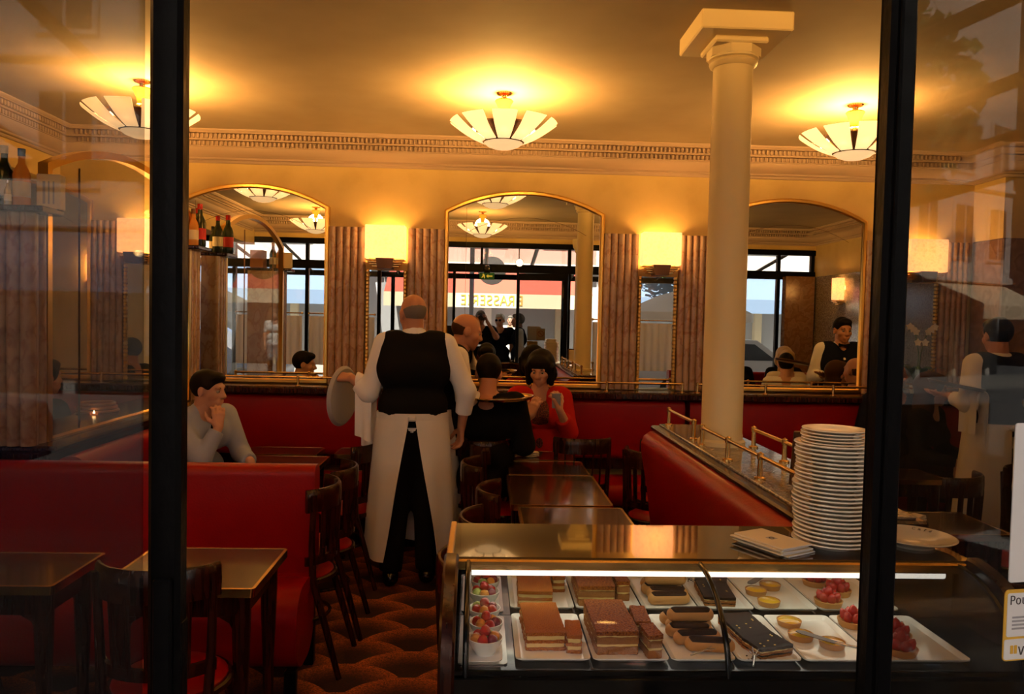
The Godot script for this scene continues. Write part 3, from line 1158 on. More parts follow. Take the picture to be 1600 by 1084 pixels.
func wall_mirror(x0: float, x1: float, label: String) -> void:
	var t := thing("mirror", label, "mirror", Vector3.ZERO, 0.0, "arched mirrors on the back wall")
	var poly := arch_pts(x0 + .012, x1 - .012, 1.157, 2.535, .16)
	var st := ST()
	extrude(st, poly, .012, Transform3D(Basis.IDENTITY, V(0, 0, BACK - .004)))
	obj("glass", st, M.mirror_silver, t)
	st = ST()
	frame_loop(st, arch_pts(x0 + .012, x1 - .012, 1.157, 2.535, .16), BACK - .034, .036, .034)
	obj("gilt_frame", st, M.gold_leaf, t)
	# the joints between the sheets of glass
	st = ST()
	cbox(st, V(x0 + .17, 1.9, BACK - .0165), Vector3(.0022, 1.34, .002))
	var arc := []
	for p: Vector2 in arch_pts(x0 + .17, x1 - .14, 1.14, 2.37, .13).slice(2):
		arc.append(V(p.x, p.y, BACK - .0165))
	tube(st, arc, .0013, 4)
	obj("joint", st, M.bronze, t)

func reeded(x0: float, x1: float, depth: float, n: int) -> Array:
	var out := [Vector2(x0, 0)]
	var w := (x1 - x0) / n
	for k in n:
		for j in range(0 if k == 0 else 1, 9):
			var a := PI * j / 8
			out.append(Vector2(x0 + w * (k + .5 - .5 * cos(a)), depth + sin(a) * w * .36))
	out.append(Vector2(x1, 0))
	return out

func pilaster(x0: float, x1: float, label: String) -> void:
	var st := ST()
	extrude(st, reeded(x0 + .004, x1 - .004, .035, 5), 2.39 - 1.14, Transform3D(Basis(Vector3.RIGHT, Vector3.BACK, Vector3.UP), V(0, 1.14, BACK)))
	tag(obj("pilaster", st, M.pink_marble), label, "pilaster", "reeded pink marble pilasters")

func sconce(x0: float, x1: float, label: String, mirror_label: String) -> void:
	var c := (x0 + x1) / 2
	var w := x1 - x0 - .02
	var t := thing("wall_sconce", label, "lamp", V(c, 2.06, BACK - .016), 0.0, "alabaster wall sconces")
	var st := ST()
	# alabaster shade, open above: front, two sides
	cbox(st, Vector3(0, .21, .135), Vector3(w, .26, .014), .004)
	for s: float in [-1.0, 1.0]:
		cbox(st, Vector3(s * (w / 2 - .007), .21, .066), Vector3(.014, .26, .124), .003)
	obj("shade", st, M.alabaster, t)
	st = ST()
	for k in 4:
		cbox(st, Vector3(0, .07 - k * .016, .066 - k * .006), Vector3(w * (.98 - k * .1), .009, .14 - k * .014), .002)
	obj("brass_tier", st, M.brass, t)
	st = ST()
	extrude(st, [Vector2(-.07, .082), Vector2(.07, .082), Vector2(.062, .05), Vector2(.055, .0), Vector2(-.055, .0), Vector2(-.062, .05)], .15, Transform3D(Basis.IDENTITY, Vector3(0, 0, 0)))
	obj("bracket", st, M.bronze, t)
	for s: float in [-1.0, 1.0]:
		st = ST()
		lathe(st, [Vector2(0, 0), Vector2(.016, .004), Vector2(.022, .03), Vector2(.014, .055), Vector2(0, .062)], 12, Transform3D(Basis.IDENTITY, Vector3(s * .075, .13, .08)))
		obj("bulb", st, M.bulb_glow, t)
	omni(Vector3(0, .19, .085), SCONCE_E, .05, WARM, t)
	# narrow mirror under the sconce
	var mt := thing("narrow_mirror", mirror_label, "mirror", V(c, 1.14, BACK), 0.0, "narrow mirrors under the sconces")
	st = ST()
	span(st, Vector3(-w / 2 + .02, 0, 0), Vector3(w / 2 - .02, .915, .014))
	obj("glass", st, M.mirror_silver, mt)
	st = ST()
	for s: float in [-1.0, 1.0]:
		for k in 30:
			cbox(st, Vector3(s * (w / 2 - .006), .018 + k * .0305, .018), Vector3(.026, .027, .03), .006)
	obj("gilt_edge", st, M.gold_leaf, mt)

const SCONCE_E := .75

func build_back_wall() -> void:
	wall_mirror(-4.3, -3.062, "arched gilt-framed mirror seen through the glazed screen")
	wall_mirror(-2.43, -1.217, "arched gilt-framed mirror left of the standing waiter")
	wall_mirror(-.297, .976, "arched gilt-framed mirror that reflects the photographer in the doorway")
	wall_mirror(1.86, 3.128, "arched gilt-framed mirror behind the cream column")
	pilaster(-3.06, -2.815, "reeded marble pilaster seen through the glazed screen")
	pilaster(-2.56, -2.43, "narrow reeded marble pilaster behind the black door stile")
	pilaster(-1.215, -.922, "reeded pink marble pilaster left of the waiter's head")
	pilaster(-.592, -.297, "reeded pink marble pilaster right of the waiter's head")
	pilaster(.977, 1.264, "reeded pink marble pilaster right of the middle arched mirror")
	pilaster(1.588, 1.86, "reeded pink marble pilaster half hidden by the cream column")
	pilaster(3.128, 3.42, "reeded marble pilaster behind the second black stile")
	pilaster(3.75, 3.99, "dark reeded marble pilaster above the seated woman in black")
	sconce(-2.815, -2.56, "alabaster wall sconce seen through the glazed screen", "narrow mirror under the sconce seen through the glazed screen")
	sconce(-.922, -.592, "lit alabaster wall sconce above the bald waiter", "narrow mirror behind the bald waiter's head")
	sconce(1.264, 1.588, "lit alabaster wall sconce left of the cream column", "narrow mirror left of the cream column")
	sconce(3.42, 3.75, "lit alabaster wall sconce above the orchid", "narrow mirror behind the orchid")

func build_screen() -> void:
	# glazed arched screen that divides off the left bay; its two end posts are reeded stone with a shelf on top
	var X := -2.17
	var t := thing("glazed_screen", "arched glazed screen in a gilt frame above the left banquette", "screen", Vector3.ZERO)
	var B := Basis(Vector3(0, 0, -1), Vector3.UP, Vector3(1, 0, 0))          # local x runs into the room, local z to the right
	var xf := Transform3D(B, Vector3(X, 0, 0))
	var st := ST()
	extrude(st, arch_pts(4.0, 5.86, 1.03, 2.4, .19), .008, xf * Transform3D(Basis.IDENTITY, Vector3(0, 0, -.004)))
	obj("pane", st, M.clear_glass, t)
	st = ST()
	var loop := []
	for p: Vector2 in arch_pts(3.99, 5.87, 1.02, 2.4, .2):
		loop.append(xf * Vector3(p.x, p.y, 0))
	loop.append(loop[0])
	sweep(st, loop, [Vector2(-.02, -.025), Vector2(.02, -.025), Vector2(.02, .025), Vector2(-.02, .025)], Vector3.RIGHT)
	obj("gilt_frame", st, M.gold_leaf, t)
	for a in [4.32, 5.3]:
		st = ST()
		cbox(st, Vector3(X, 1.75, -a), Vector3(.01, 1.4, .004))
		obj("joint", st, M.bronze, t)
	for e in [[3.84, 3.98, "stout reeded stone post carrying water bottles beside the glazed screen"], [5.88, 6.1, "reeded stone post carrying wine bottles at the far end of the glazed screen"]]:
		var p := thing("screen_post", e[2], "post", Vector3.ZERO, 0.0, "posts of the glazed screen")
		var n := 2 if e[0] < 4 else 3
		st = ST()
		extrude(st, reeded(e[0], e[1], .11, n), 2.15 - 1.03, Transform3D(Basis(Vector3(0, 0, -1), Vector3(1, 0, 0), Vector3.UP), Vector3(X - .11, 1.03, 0)))
		if e[0] < 4:
			span(st, Vector3(X - .36, 1.03, -e[0]), Vector3(X - .1, 2.15, -e[1]))
			for j in 6:
				lathe(st, [Vector2(.036, 1.03), Vector2(.036, 2.15)], 12, Transform3D(Basis.IDENTITY, Vector3(X - .325 + j * .064, 0, -e[0] - .012)))
		obj("shaft", st, M.pink_marble, p)
		st = ST()
		span(st, Vector3(X - (.38 if e[0] < 4 else .16), 2.15, -e[0] + .06), Vector3(X + .1, 2.18, -e[1]), .006)
		obj("shelf", st, M.mahogany, p)

# ---------------------------------------------------------------- street front
func build_facade() -> void:
	var D := .97
	# lower frames
	wall_box("wall_front", V(-4.7, 2.8, .85), V(5.0, CEIL, 1.0), M.cream_plaster, "cream plaster above the glazed front")
	var posts := [-4.66, -3.6, -2.55, -1.5, -.39, .525, 1.3, 1.62, 2.3, 3.1, 3.9, 4.45, 4.96]
	var st := ST()
	span(st, V(-4.7, 2.72, .92), V(5.0, 2.8, 1.02), .006)
	structure(obj("trim_5", st, M.black_paint), "black head rail of the glazed front")
	st = ST()
	span(st, V(-4.7, 2.36, .92), V(5.0, 2.48, 1.02), .006)
	structure(obj("trim_6", st, M.black_paint), "black transom of the glazed front")
	var k := 1
	for x: float in posts:
		st = ST()
		if absf(x + .39) < .01 or absf(x - .525) < .01:
			if x < 0:
				span(st, V(-.418, 0, .998), V(-.377, 2.4, 1.03), .006)
				span(st, V(-.408, 0, .99), V(-.384, 1.36, .999), .003)
				span(st, V(-.385, 0, 1.005), V(-.3765, 1.30, 1.03), .003)
			else:
				span(st, V(.522, 0, .998), V(.556, 2.4, 1.03), .006)
				span(st, V(.530, 0, .99), V(.551, 2.4, .999), .003)
		else:
			span(st, V(x - .025, 0, .93), V(x + .025, 2.72, 1.01), .006)
		structure(obj("window_%d" % k, st, M.black_paint), "black upright of the glazed front")
		k += 1
	# panes: every bay but the open doorway (between the uprights at -0.39 and 0.525)
	for i in posts.size() - 1:
		var a: float = posts[i] + .02
		var b: float = posts[i + 1] - .02
		st = ST()
		span(st, V(a, 2.48, D), V(b, 2.72, D - .006))
		structure(obj("window_%d" % k, st, M.street_glass), "clear pane above the transom")
		k += 1
		if i == 4 or i == 5:
			continue
		st = ST()
		span(st, V(a, .05, D), V(b, 2.36, D - .006))
		structure(obj("window_%d" % k, st, M.smoked_glass if i == 3 else M.street_glass), "pane of the glazed front")
		k += 1
	for x: float in [-2.0, -.0, 1.9, 3.5]:
		st = ST()
		span(st, V(x - .018, 2.48, .93), V(x + .018, 2.72, 1.0), .004)
		structure(obj("window_%d" % k, st, M.black_paint), "black glazing bar above the transom")
		k += 1
	# sills
	for seg in [[-4.66, -.42], [1.3, 3.1]]:
		st = ST()
		span(st, V(seg[0], 0, .93), V(seg[1], .42, 1.02), .01)
		structure(obj("window_%d" % k, st, M.black_paint), "black panel under the windows")
		k += 1
	# the open leaf hinged at the second black upright
	var leaf := thing("door_leaf", "open glazed door leaf with notices stuck to its glass", "door", V(.545, 0, 1.055), deg_to_rad(-17))
	st = ST()
	span(st, Vector3(0, .02, -.02), Vector3(.02, 2.35, .02), .006)
	span(st, Vector3(.68, .02, -.02), Vector3(.74, 2.35, .02), .006)
	span(st, Vector3(.02, 2.25, -.02), Vector3(.68, 2.35, .02), .006)
	span(st, Vector3(.02, .02, -.02), Vector3(.68, .45, .02), .006)
	leaf.rotation.y = deg_to_rad(14)
	obj("frame", st, M.black_paint, leaf)
	st = ST()
	span(st, Vector3(.02, .45, -.003), Vector3(.68, 2.25, .003))
	obj("pane", st, M.smoked_glass, leaf)
	st = ST()
	tube(st, [Vector3(.71, 1.0, .02), Vector3(.71, 1.0, .06), Vector3(.71, 1.2, .06), Vector3(.71, 1.2, .02)], .01, 8)
	obj("handle", st, M.brass, leaf)
	# notices on the leaf: a white sheet, a yellow-edged card, a no smoking sign
	var sh := thing("notice_sheet", "blank bluish white notice sheet on the glass of the open door", "notice", V(.698, 1.367, .985), deg_to_rad(10))
	st = ST()
	extrude(st, rpoly(.2, .21, .004), .0015, Transform3D(Basis.IDENTITY, Vector3(.1, .105, 0)))
	obj("paper", st, M.white_paper, sh)
	for row in [[.075, .09], [.045, .10], [.035, .08], [.018, .06]]:
		st = ST()
		span(st, Vector3(.03, row[0], .0015), Vector3(.03 + row[1], row[0] + .004, .002))
		obj("print_line", st, M.print_grey, sh)
	var cd := thing("notice_card", "yellow-edged notice card beginning Pour on the open door", "notice", V(.694, 1.262, .985), deg_to_rad(10))
	st = ST()
	extrude(st, rpoly(.16, .095, .006), .0012, Transform3D(Basis.IDENTITY, Vector3(.08, .0475, 0)))
	obj("card", st, M.print_yellow, cd)
	st = ST()
	extrude(st, rpoly(.153, .058, .003), .0008, Transform3D(Basis.IDENTITY, Vector3(.0805, .0615, .0012)))
	obj("panel", st, M.white_paper, cd)
	st = ST()
	extrude(st, rpoly(.157, .027, .003), .0008, Transform3D(Basis.IDENTITY, Vector3(.08, .0155, .0012)))
	obj("footer", st, M.white_paper, cd)
	text_obj("Pour", .016, .0006, M.print_dark, cd, Transform3D(Basis.IDENTITY, Vector3(.024, .081, .0022)))
	text_obj("vie", .02, .0006, M.print_dark, cd, Transform3D(Basis.IDENTITY, Vector3(.036, .0145, .0022)))
	for x in 2:
		st = ST()
		cbox(st, Vector3(.013 + x * .006, .0155, .0024), Vector3(.004, .011, .0008))
		obj("emblem_bar", st, M.print_yellow, cd)
	for j in 4:
		st = ST()
		span(st, Vector3(.012, .042 + j * .005, .002), Vector3(.06 + .03 * (j % 2), .0445 + j * .005, .0023))
		obj("print_line", st, M.print_grey, cd)
	var ns := thing("no_smoking_sign", "cream no smoking sign on the inside of the open door", "sign", V(.86, 1.36, 1.088), deg_to_rad(194))
	st = ST()
	extrude(st, rpoly(.13, .17, .008), .002, Transform3D(Basis.IDENTITY, Vector3(-.03, .1, 0)))
	obj("board", st, M.paper, ns)
	st = ST()
	var ring := []
	for j in 25:
		ring.append(Vector3(-.03 + .042 * cos(TAU * j / 24), .11 + .042 * sin(TAU * j / 24), .003))
	tube(st, ring, .004, 5, false)
	tube(st, [Vector3(-.06, .08, .003), Vector3(0, .14, .003)], .004, 5)
	obj("red_ring", st, M.print_red, ns)
	# cream column in the front, seen in the mirror
	var col := thing("front_column", "stout cream column standing in the glazed front beside the door", "column", V(1.46, 0, 1.16))
	st = ST()
	lathe(st, [Vector2(.13, 0), Vector2(.13, .1), Vector2(.1, .13), Vector2(.088, 2.66), Vector2(.105, 2.68), Vector2(.1, 2.7), Vector2(.13, 2.74), Vector2(.14, 2.80), Vector2(.14, CEIL - .24)], 28)
	obj("shaft", st, M.column_paint, col)
	# emergency exit sign and a spot lamp above the doorway
	var ex := thing("exit_sign", "green emergency exit sign hanging inside above the doorway", "sign", V(.08, 2.3, 1.06))
	st = ST()
	cbox(st, Vector3.ZERO, Vector3(.22, .1, .03), .004)
	obj("board", st, M.sign_green, ex)
	st = ST()
	for g in [[Vector2(-.08, -.01), Vector2(-.02, -.01), Vector2(-.02, -.028), Vector2(.012, 0), Vector2(-.02, .028), Vector2(-.02, .01), Vector2(-.08, .01)], [Vector2(.03, -.035), Vector2(.038, -.035), Vector2(.05, -.005), Vector2(.075, -.03), Vector2(.082, -.024), Vector2(.06, .008), Vector2(.066, .03), Vector2(.05, .035), Vector2(.03, .01)]]:
		extrude(st, g, .002, Transform3D(Basis(Vector3.UP, PI), Vector3(0, 0, -.015)))
		extrude(st, g, .002, Transform3D(Basis.IDENTITY, Vector3(0, 0, .013)))
	obj("pictogram_light", st, M.sign_yellow, ex)
	st = ST()
	lathe(st, [Vector2(0, .0), Vector2(.05, 0), Vector2(.06, .05), Vector2(.045, .1), Vector2(0, .12)], 14, Transform3D(Basis.IDENTITY, Vector3(0, .05, 0)))
	obj("housing", st, M.black_gloss, ex)
	var sp := thing("spot_lamp", "round black spot lamp above the doorway", "lamp", V(.55, 2.5, 1.1))
	st = ST()
	lathe(st, [Vector2(0, -.1), Vector2(.04, -.1), Vector2(.055, .06), Vector2(.06, .08)], 16, Transform3D(Basis(Vector3.RIGHT, -PI / 2), Vector3.ZERO))
	tube(st, [Vector3(0, 0, .05), Vector3(0, .05, .08), Vector3(0, .22, .09)], .008, 6)
	obj("housing", st, M.black_gloss, sp)
	st = ST()
	lathe(st, [Vector2(0, 0), Vector2(.052, 0), Vector2(.052, .008), Vector2(0, .02)], 16, Transform3D(Basis(Vector3.RIGHT, -PI / 2), Vector3(0, 0, -.07)))
	obj("lamp_glass", st, M.bulb_glow, sp)
	omni(Vector3(0, 0, -.14), .12, .04, WARM, sp)
	# brass rods with half-height curtains
	for c in [[-3.55, -2.6, "white half-height cafe curtain in the window left of the door"], [-2.5, -1.55, "white half-height cafe curtain in the window nearest the left screen"], [1.66, 2.27, "white half-height cafe curtain in the window right of the front column"], [2.34, 3.06, "white half-height cafe curtain in the window by the revolving door"]]:
		var cu := thing("cafe_curtain", c[2], "curtain", V(c[0], 0, 1.06), 0.0, "half-height cafe curtains")
		var w: float = c[1] - c[0]
		st = ST()
		tube(st, [Vector3(0, 1.7, 0), Vector3(w, 1.7, 0)], .009, 8)
		for e in [0.0, w]:
			lathe(st, [Vector2(0, -.02), Vector2(.018, -.01), Vector2(.018, .01), Vector2(0, .02)], 10, Transform3D(Basis.IDENTITY, Vector3(e, 1.7, 0)))
		obj("rod", st, M.brass, cu)
		st = ST()
		sheet(st, int(w * 60), 6, func(u: float, v: float) -> Vector3: return Vector3(u * w, lerpf(1.66, .95, v), .02 * sin(u * w * 60.0) * (.6 + .4 * v)), .002)
		obj("cloth", st, M.curtain_white, cu)
	# facing of the pier between the left windows, with its own sconce further right
	st = ST()
	span(st, V(4.5, 0, 1.02), V(4.94, 2.4, 1.16), .006)
	structure(obj("trim_7", st, M.dark_marble), "brown marble pier beside the revolving door")
	for s in [[V(4.95, 2.02, 2.0), -PI / 2, "small alabaster sconce on the marble side wall"], [V(-4.69, 2.02, 3.0), PI / 2, "small alabaster sconce on the far left wall"]]:
		var t := thing("side_sconce", s[2], "lamp", s[0], s[1], "small alabaster side sconces")
		st = ST()
		cbox(st, Vector3(0, .17, .1), Vector3(.16, .3, .012), .004)
		for q: float in [-1.0, 1.0]:
			cbox(st, Vector3(q * .074, .17, .05), Vector3(.012, .3, .1), .003)
		obj("shade", st, M.alabaster, t)
		st = ST()
		for q in 3:
			cbox(st, Vector3(0, .0 - q * .02, .05 - q * .008), Vector3(.16 - q * .03, .012, .11 - q * .02), .002)
		obj("brass_tier", st, M.brass, t)
		omni(Vector3(0, .19, .06), .3, .04, WARM, t)

func window_on(parent: Node3D, x: float, y: float, w: float, h: float, z: float) -> void:
	var st := ST()
	span(st, Vector3(x - w / 2 - .1, y - .12, z), Vector3(x + w / 2 + .1, y + h + .12, z + .12), .02)
	var f := obj("window", st, M.street_stone, parent)
	st = ST()
	span(st, Vector3(x - w / 2, y, z + .08), Vector3(x + w / 2, y + h, z + .13))
	obj("pane", st, M.window_dark, f)
	st = ST()
	span(st, Vector3(x - .03, y, z + .1), Vector3(x + .03, y + h, z + .15))
	span(st, Vector3(x - w / 2, y + h * .6, z + .1), Vector3(x + w / 2, y + h * .6 + .05, z + .15))
	obj("glazing_bar", st, M.curtain_white, f)

func build_street() -> void:
	var st := ST()
	span(st, V(-9, -.15, 1.0), V(10, -.02, -4.2))
	structure(obj("floor_terrace", st, M.pavement), "grey stone pavement of the terrace")
	st = ST()
	span(st, V(-40, -.25, -4.2), V(40, -.14, -30))
	structure(obj("floor_street", st, M.asphalt), "grey asphalt of the street")
	st = ST()
	span(st, V(-40, -.14, -11.2), V(40, -.02, -14))
	structure(obj("floor_pavement", st, M.pavement), "pavement across the street")
	# outer walls of the building the brasserie is in
	wall_box("wall_above", V(-9, CEIL + .12, .6), V(10, 9.0, 1.0), M.street_stone, "pale stone front above the brasserie")
	# verandah rafters and glass above the terrace
	var ver := thing("verandah_roof", "sloping glass roof over the terrace with black rafters", "roof", Vector3.ZERO)
	for k in 13:
		st = ST()
		var x := -4.9 + k * .83
		tube(st, [V(x, 3.0, .8), V(x, 2.5, -2.6)], .035, 4)
		obj("rafter", st, M.black_paint, ver)
	st = ST()
	cbox(st, V(.1, 2.48, -2.62), Vector3(10.2, .1, .08))
	obj("gutter", st, M.black_paint, ver)
	for k in 12:
		st = ST()
		var x := -4.9 + k * .83
		quad(st, V(x + .03, 3.02, .8), V(x + .8, 3.02, .8), V(x + .8, 2.52, -2.6), V(x + .03, 2.52, -2.6))
		quad(st, V(x + .03, 3.012, .8), V(x + .8, 3.012, .8), V(x + .8, 2.512, -2.6), V(x + .03, 2.512, -2.6))
		obj("pane", st, M.street_glass, ver)
	for x: float in [-4.9, -1.7, 1.6, 5.0]:
		st = ST()
		cbox(st, V(x, 1.24, -2.62), Vector3(.07, 2.5, .07), .008)
		obj("post", st, M.black_paint, ver)
	# houses over the street
	var specs := [[-30.0, -15.0, "pale stone apartment house across the street, left of the tree", M.street_stone, M.awning_blue, ""], [-15.0, -3.4, "pale stone apartment house with a blue shop awning", M.street_stone, M.awning_blue, ""], [-3.4, 3.9, "brick house with a long red awning lettered BRASSERIE", M.street_brick, M.awning_red, "BRASSERIE"], [3.9, 13.0, "pale stone apartment house with a grey shop awning", M.street_stone, M.awning_blue, ""], [13.0, 30.0, "pale stone apartment house at the end of the street", M.street_stone, M.awning_cream, ""]]
	for s in specs:
		var w: float = s[1] - s[0]
		var h := thing("house", s[2], "building", V((s[0] + s[1]) / 2, -.02, -14.0), 0.0, "houses across the street")
		h.rotation.y = PI
		h.rotation.y = 0
		st = ST()
		# local +z looks away from the brasserie; the front is at local z = 0
		span(st, Vector3(-w / 2, 3.4, 0), Vector3(w / 2, 14, 6))
		obj("wall", st, s[3], h)
		st = ST()
		span(st, Vector3(-w / 2, 0, .3), Vector3(w / 2, 3.4, 6))
		obj("shop_front", st, M.shop_glass, h)
		st = ST()
		span(st, Vector3(-w / 2 + .02, 3.3, -.15), Vector3(w / 2 - .02, 3.55, .2), .03)
		span(st, Vector3(-w / 2 + .02, 6.6, -.12), Vector3(w / 2 - .02, 6.75, .2), .03)
		obj("string_course", st, M.street_stone, h)
		var n := int(w / 1.9)
		for i in n:
			var x := -w / 2 + w * (i + .5) / n
			var pst := ST()
			cbox(pst, Vector3(x, 1.6, .2), Vector3(.25, 3.3, .3), .02)
			obj("shop_pier", pst, M.street_stone if i % 2 else M.awning_cream, h)
			for fl in 2:
				var g := Node3D.new()
				var wst := ST()
				var y := 4.2 + fl * 3.0
				span(wst, Vector3(x - .62, y - .12, -.08), Vector3(x + .62, y + 1.9, .02), .02)
				var fr := obj("window", wst, M.curtain_white, h)
				wst = ST()
				span(wst, Vector3(x - .5, y, -.1), Vector3(x + .5, y + 1.75, -.04))
				obj("pane", wst, M.window_dark, fr)
				wst = ST()
				span(wst, Vector3(x - .03, y, -.13), Vector3(x + .03, y + 1.75, -.09))
				obj("glazing_bar", wst, M.curtain_white, fr)
				g.free()
		st = ST()
		sheet(st, 2, 6, func(u: float, v: float) -> Vector3: return Vector3(lerpf(-w / 2 + .3, w / 2 - .3, u), lerpf(3.25, 2.45, v), lerpf(.0, -1.5, v)), .02)
		obj("awning", st, s[4], h)
		st = ST()
		span(st, Vector3(-w / 2 + .3, 2.02, -1.52), Vector3(w / 2 - .3, 2.47, -1.5))
		obj("valance", st, M.awning_cream if s[5] != "" else s[4], h)
		if s[5] != "":
			text_obj(s[5], .42, .02, M.print_yellow, h, Transform3D(Basis(Vector3.UP, PI), Vector3(.1, 2.25, -1.54)), "Droid Sans")
	# lamp post and street things
	var pole := thing("sign_pole", "lilac grey sign pole standing at the kerb", "pole", V(-.2, -.02, -4.0))
	st = ST()
	lathe(st, [Vector2(.07, 0), Vector2(.07, .3), Vector2(.05, .35), Vector2(.05, 3.4), Vector2(0, 3.45)], 14)
	obj("post", st, M.pole_grey, pole)
	st = ST()
	lathe(st, [Vector2(0, -.015), Vector2(.3, -.015), Vector2(.3, .015), Vector2(0, .015)], 24, Transform3D(Basis(Vector3.RIGHT, PI / 2), Vector3(.42, 2.7, 0)))
	obj("disc", st, M.white_paper, pole)
	for c in [[-6.6, -5.6, M.car_blue, "blue car parked outside the left windows"], [5.6, -5.4, M.car_white, "white car parked outside near the revolving door"], [-12.0, -8.5, M.car_white, "white van driving along the street"]]:
		car(c[3], V(c[0], -.14, c[1]), c[2])
	for tr in [[-10.5, -5.2, "green plane tree on the kerb left of the terrace"], [9.0, -5.4, "green plane tree on the kerb right of the terrace"], [6.4, -12.2, "green plane tree on the far pavement"]]:
		tree(tr[2], V(tr[0], -.02, tr[1]))
	for pr in [[3.9, -2.0, "white parasol over the terrace right of the door"], [-5.8, -3.4, "white parasol beside the blue car"]]:
		var p := thing("parasol", pr[2], "parasol", V(pr[0], -.02, pr[1]))
		st = ST()
		lathe(st, [Vector2(.22, 0), Vector2(.22, .06), Vector2(.025, .08), Vector2(.025, 2.3)], 12)
		obj("pole", st, M.black_paint, p)
		st = ST()
		lathe(st, [Vector2(1.25, 1.72), Vector2(1.25, 1.88), Vector2(.6, 2.18), Vector2(0, 2.36)], 8)
		obj("canopy", st, M.curtain_white, p)

func car(label: String, at: Vector3, paint: Material) -> void:
	var c := thing("parked_car", label, "car", at)
	var st := ST()
	var prof := [Vector2(-2.1, .3), Vector2(2.1, .3), Vector2(2.15, .6), Vector2(2.05, .85), Vector2(1.2, .98), Vector2(.55, 1.45), Vector2(-1.2, 1.48), Vector2(-1.9, 1.0), Vector2(-2.15, .9)]
	extrude(st, prof, 1.7, Transform3D(Basis.IDENTITY, Vector3(0, 0, -.85)))
	obj("bodywork", st, paint, c)
	for w in [[[Vector2(-1.5, 1.0), Vector2(-.35, 1.0), Vector2(-.35, 1.38), Vector2(-1.15, 1.38)]], [[Vector2(-.25, 1.0), Vector2(1.0, 1.0), Vector2(.5, 1.36), Vector2(-.25, 1.38)]]]:
		st = ST()
		extrude(st, w[0], 1.72, Transform3D(Basis.IDENTITY, Vector3(0, 0, -.86)))
		obj("side_window", st, M.window_dark, c)
	for x: float in [-1.3, 1.35]:
		for z: float in [-.78, .78]:
			st = ST()
			lathe(st, [Vector2(0, -.1), Vector2(.3, -.1), Vector2(.32, 0), Vector2(.3, .1), Vector2(0, .1)], 18, Transform3D(Basis(Vector3.RIGHT, PI / 2), Vector3(x, .32, z)))
			var wh := obj("wheel", st, M.rubber, c)
			st = ST()
			lathe(st, [Vector2(0, -.11), Vector2(.18, -.105), Vector2(.18, .105), Vector2(0, .11)], 14, Transform3D(Basis(Vector3.RIGHT, PI / 2), Vector3(x, .32, z)))
			obj("hub", st, M.steel, wh)

func tree(label: String, at: Vector3) -> void:
	var t := thing("plane_tree", label, "tree", at)
	var st := ST()
	tube(st, [Vector3.ZERO, Vector3(.05, 1.5, 0), Vector3(-.05, 3.0, .05), Vector3(0, 4.6, 0)], [.16, .13, .11, .06], 9)
	for k in 5:
		var a := TAU * k / 5
		tube(st, [Vector3(0, 2.8 + .2 * k, 0), Vector3(cos(a) * .9, 3.8 + .2 * k, sin(a) * .9)], [.06, .02], 6)
	obj("trunk", st, M.tree_bark, t)
	var r := RandomNumberGenerator.new()
	r.seed = int(at.x * 100)
	st = ST()
	for k in 1500:
		var d := Vector3(r.randfn(), r.randfn() * .8, r.randfn()).normalized() * pow(r.randf(), .4)
		var c := Vector3(0, 4.6, 0) + d * Vector3(1.7, 1.6, 1.7)
		var B := Basis.from_euler(Vector3(r.randf() * TAU, r.randf() * TAU, r.randf() * TAU)) * .11
		quad(st, c + B * Vector3(-1, 0, 0), c + B * Vector3(0, .2, 1), c + B * Vector3(1.2, 0, 0), c + B * Vector3(0, .2, -1))
	stuff(obj("leaves", st, M.tree_leaf, t))

# ---------------------------------------------------------------- ceiling lamps
func build_lamps() -> void:
	var first: Node3D = null
	var rows := [[4.94, [[-2.105, "pendant lamp of frosted petals nearest the glazed screen"], [.12, "pendant lamp of frosted petals in the middle above the waiter"], [2.36, "pendant lamp of frosted petals right of the cream column"]]], [2.1, [[-2.2, "pendant lamp of frosted petals near the street, left row"], [.0, "pendant lamp of frosted petals just inside the doorway"], [2.4, "pendant lamp of frosted petals near the street, right row"]]]]
	for r in rows:
		for l in r[1]:
			if first == null:
				first = pendant(V(l[0], CEIL, r[0]), l[1])
			else:
				var q := dup(first, V(l[0], CEIL, r[0]), .0, l[1])
				q.rotation.y = -.06 * l[0]

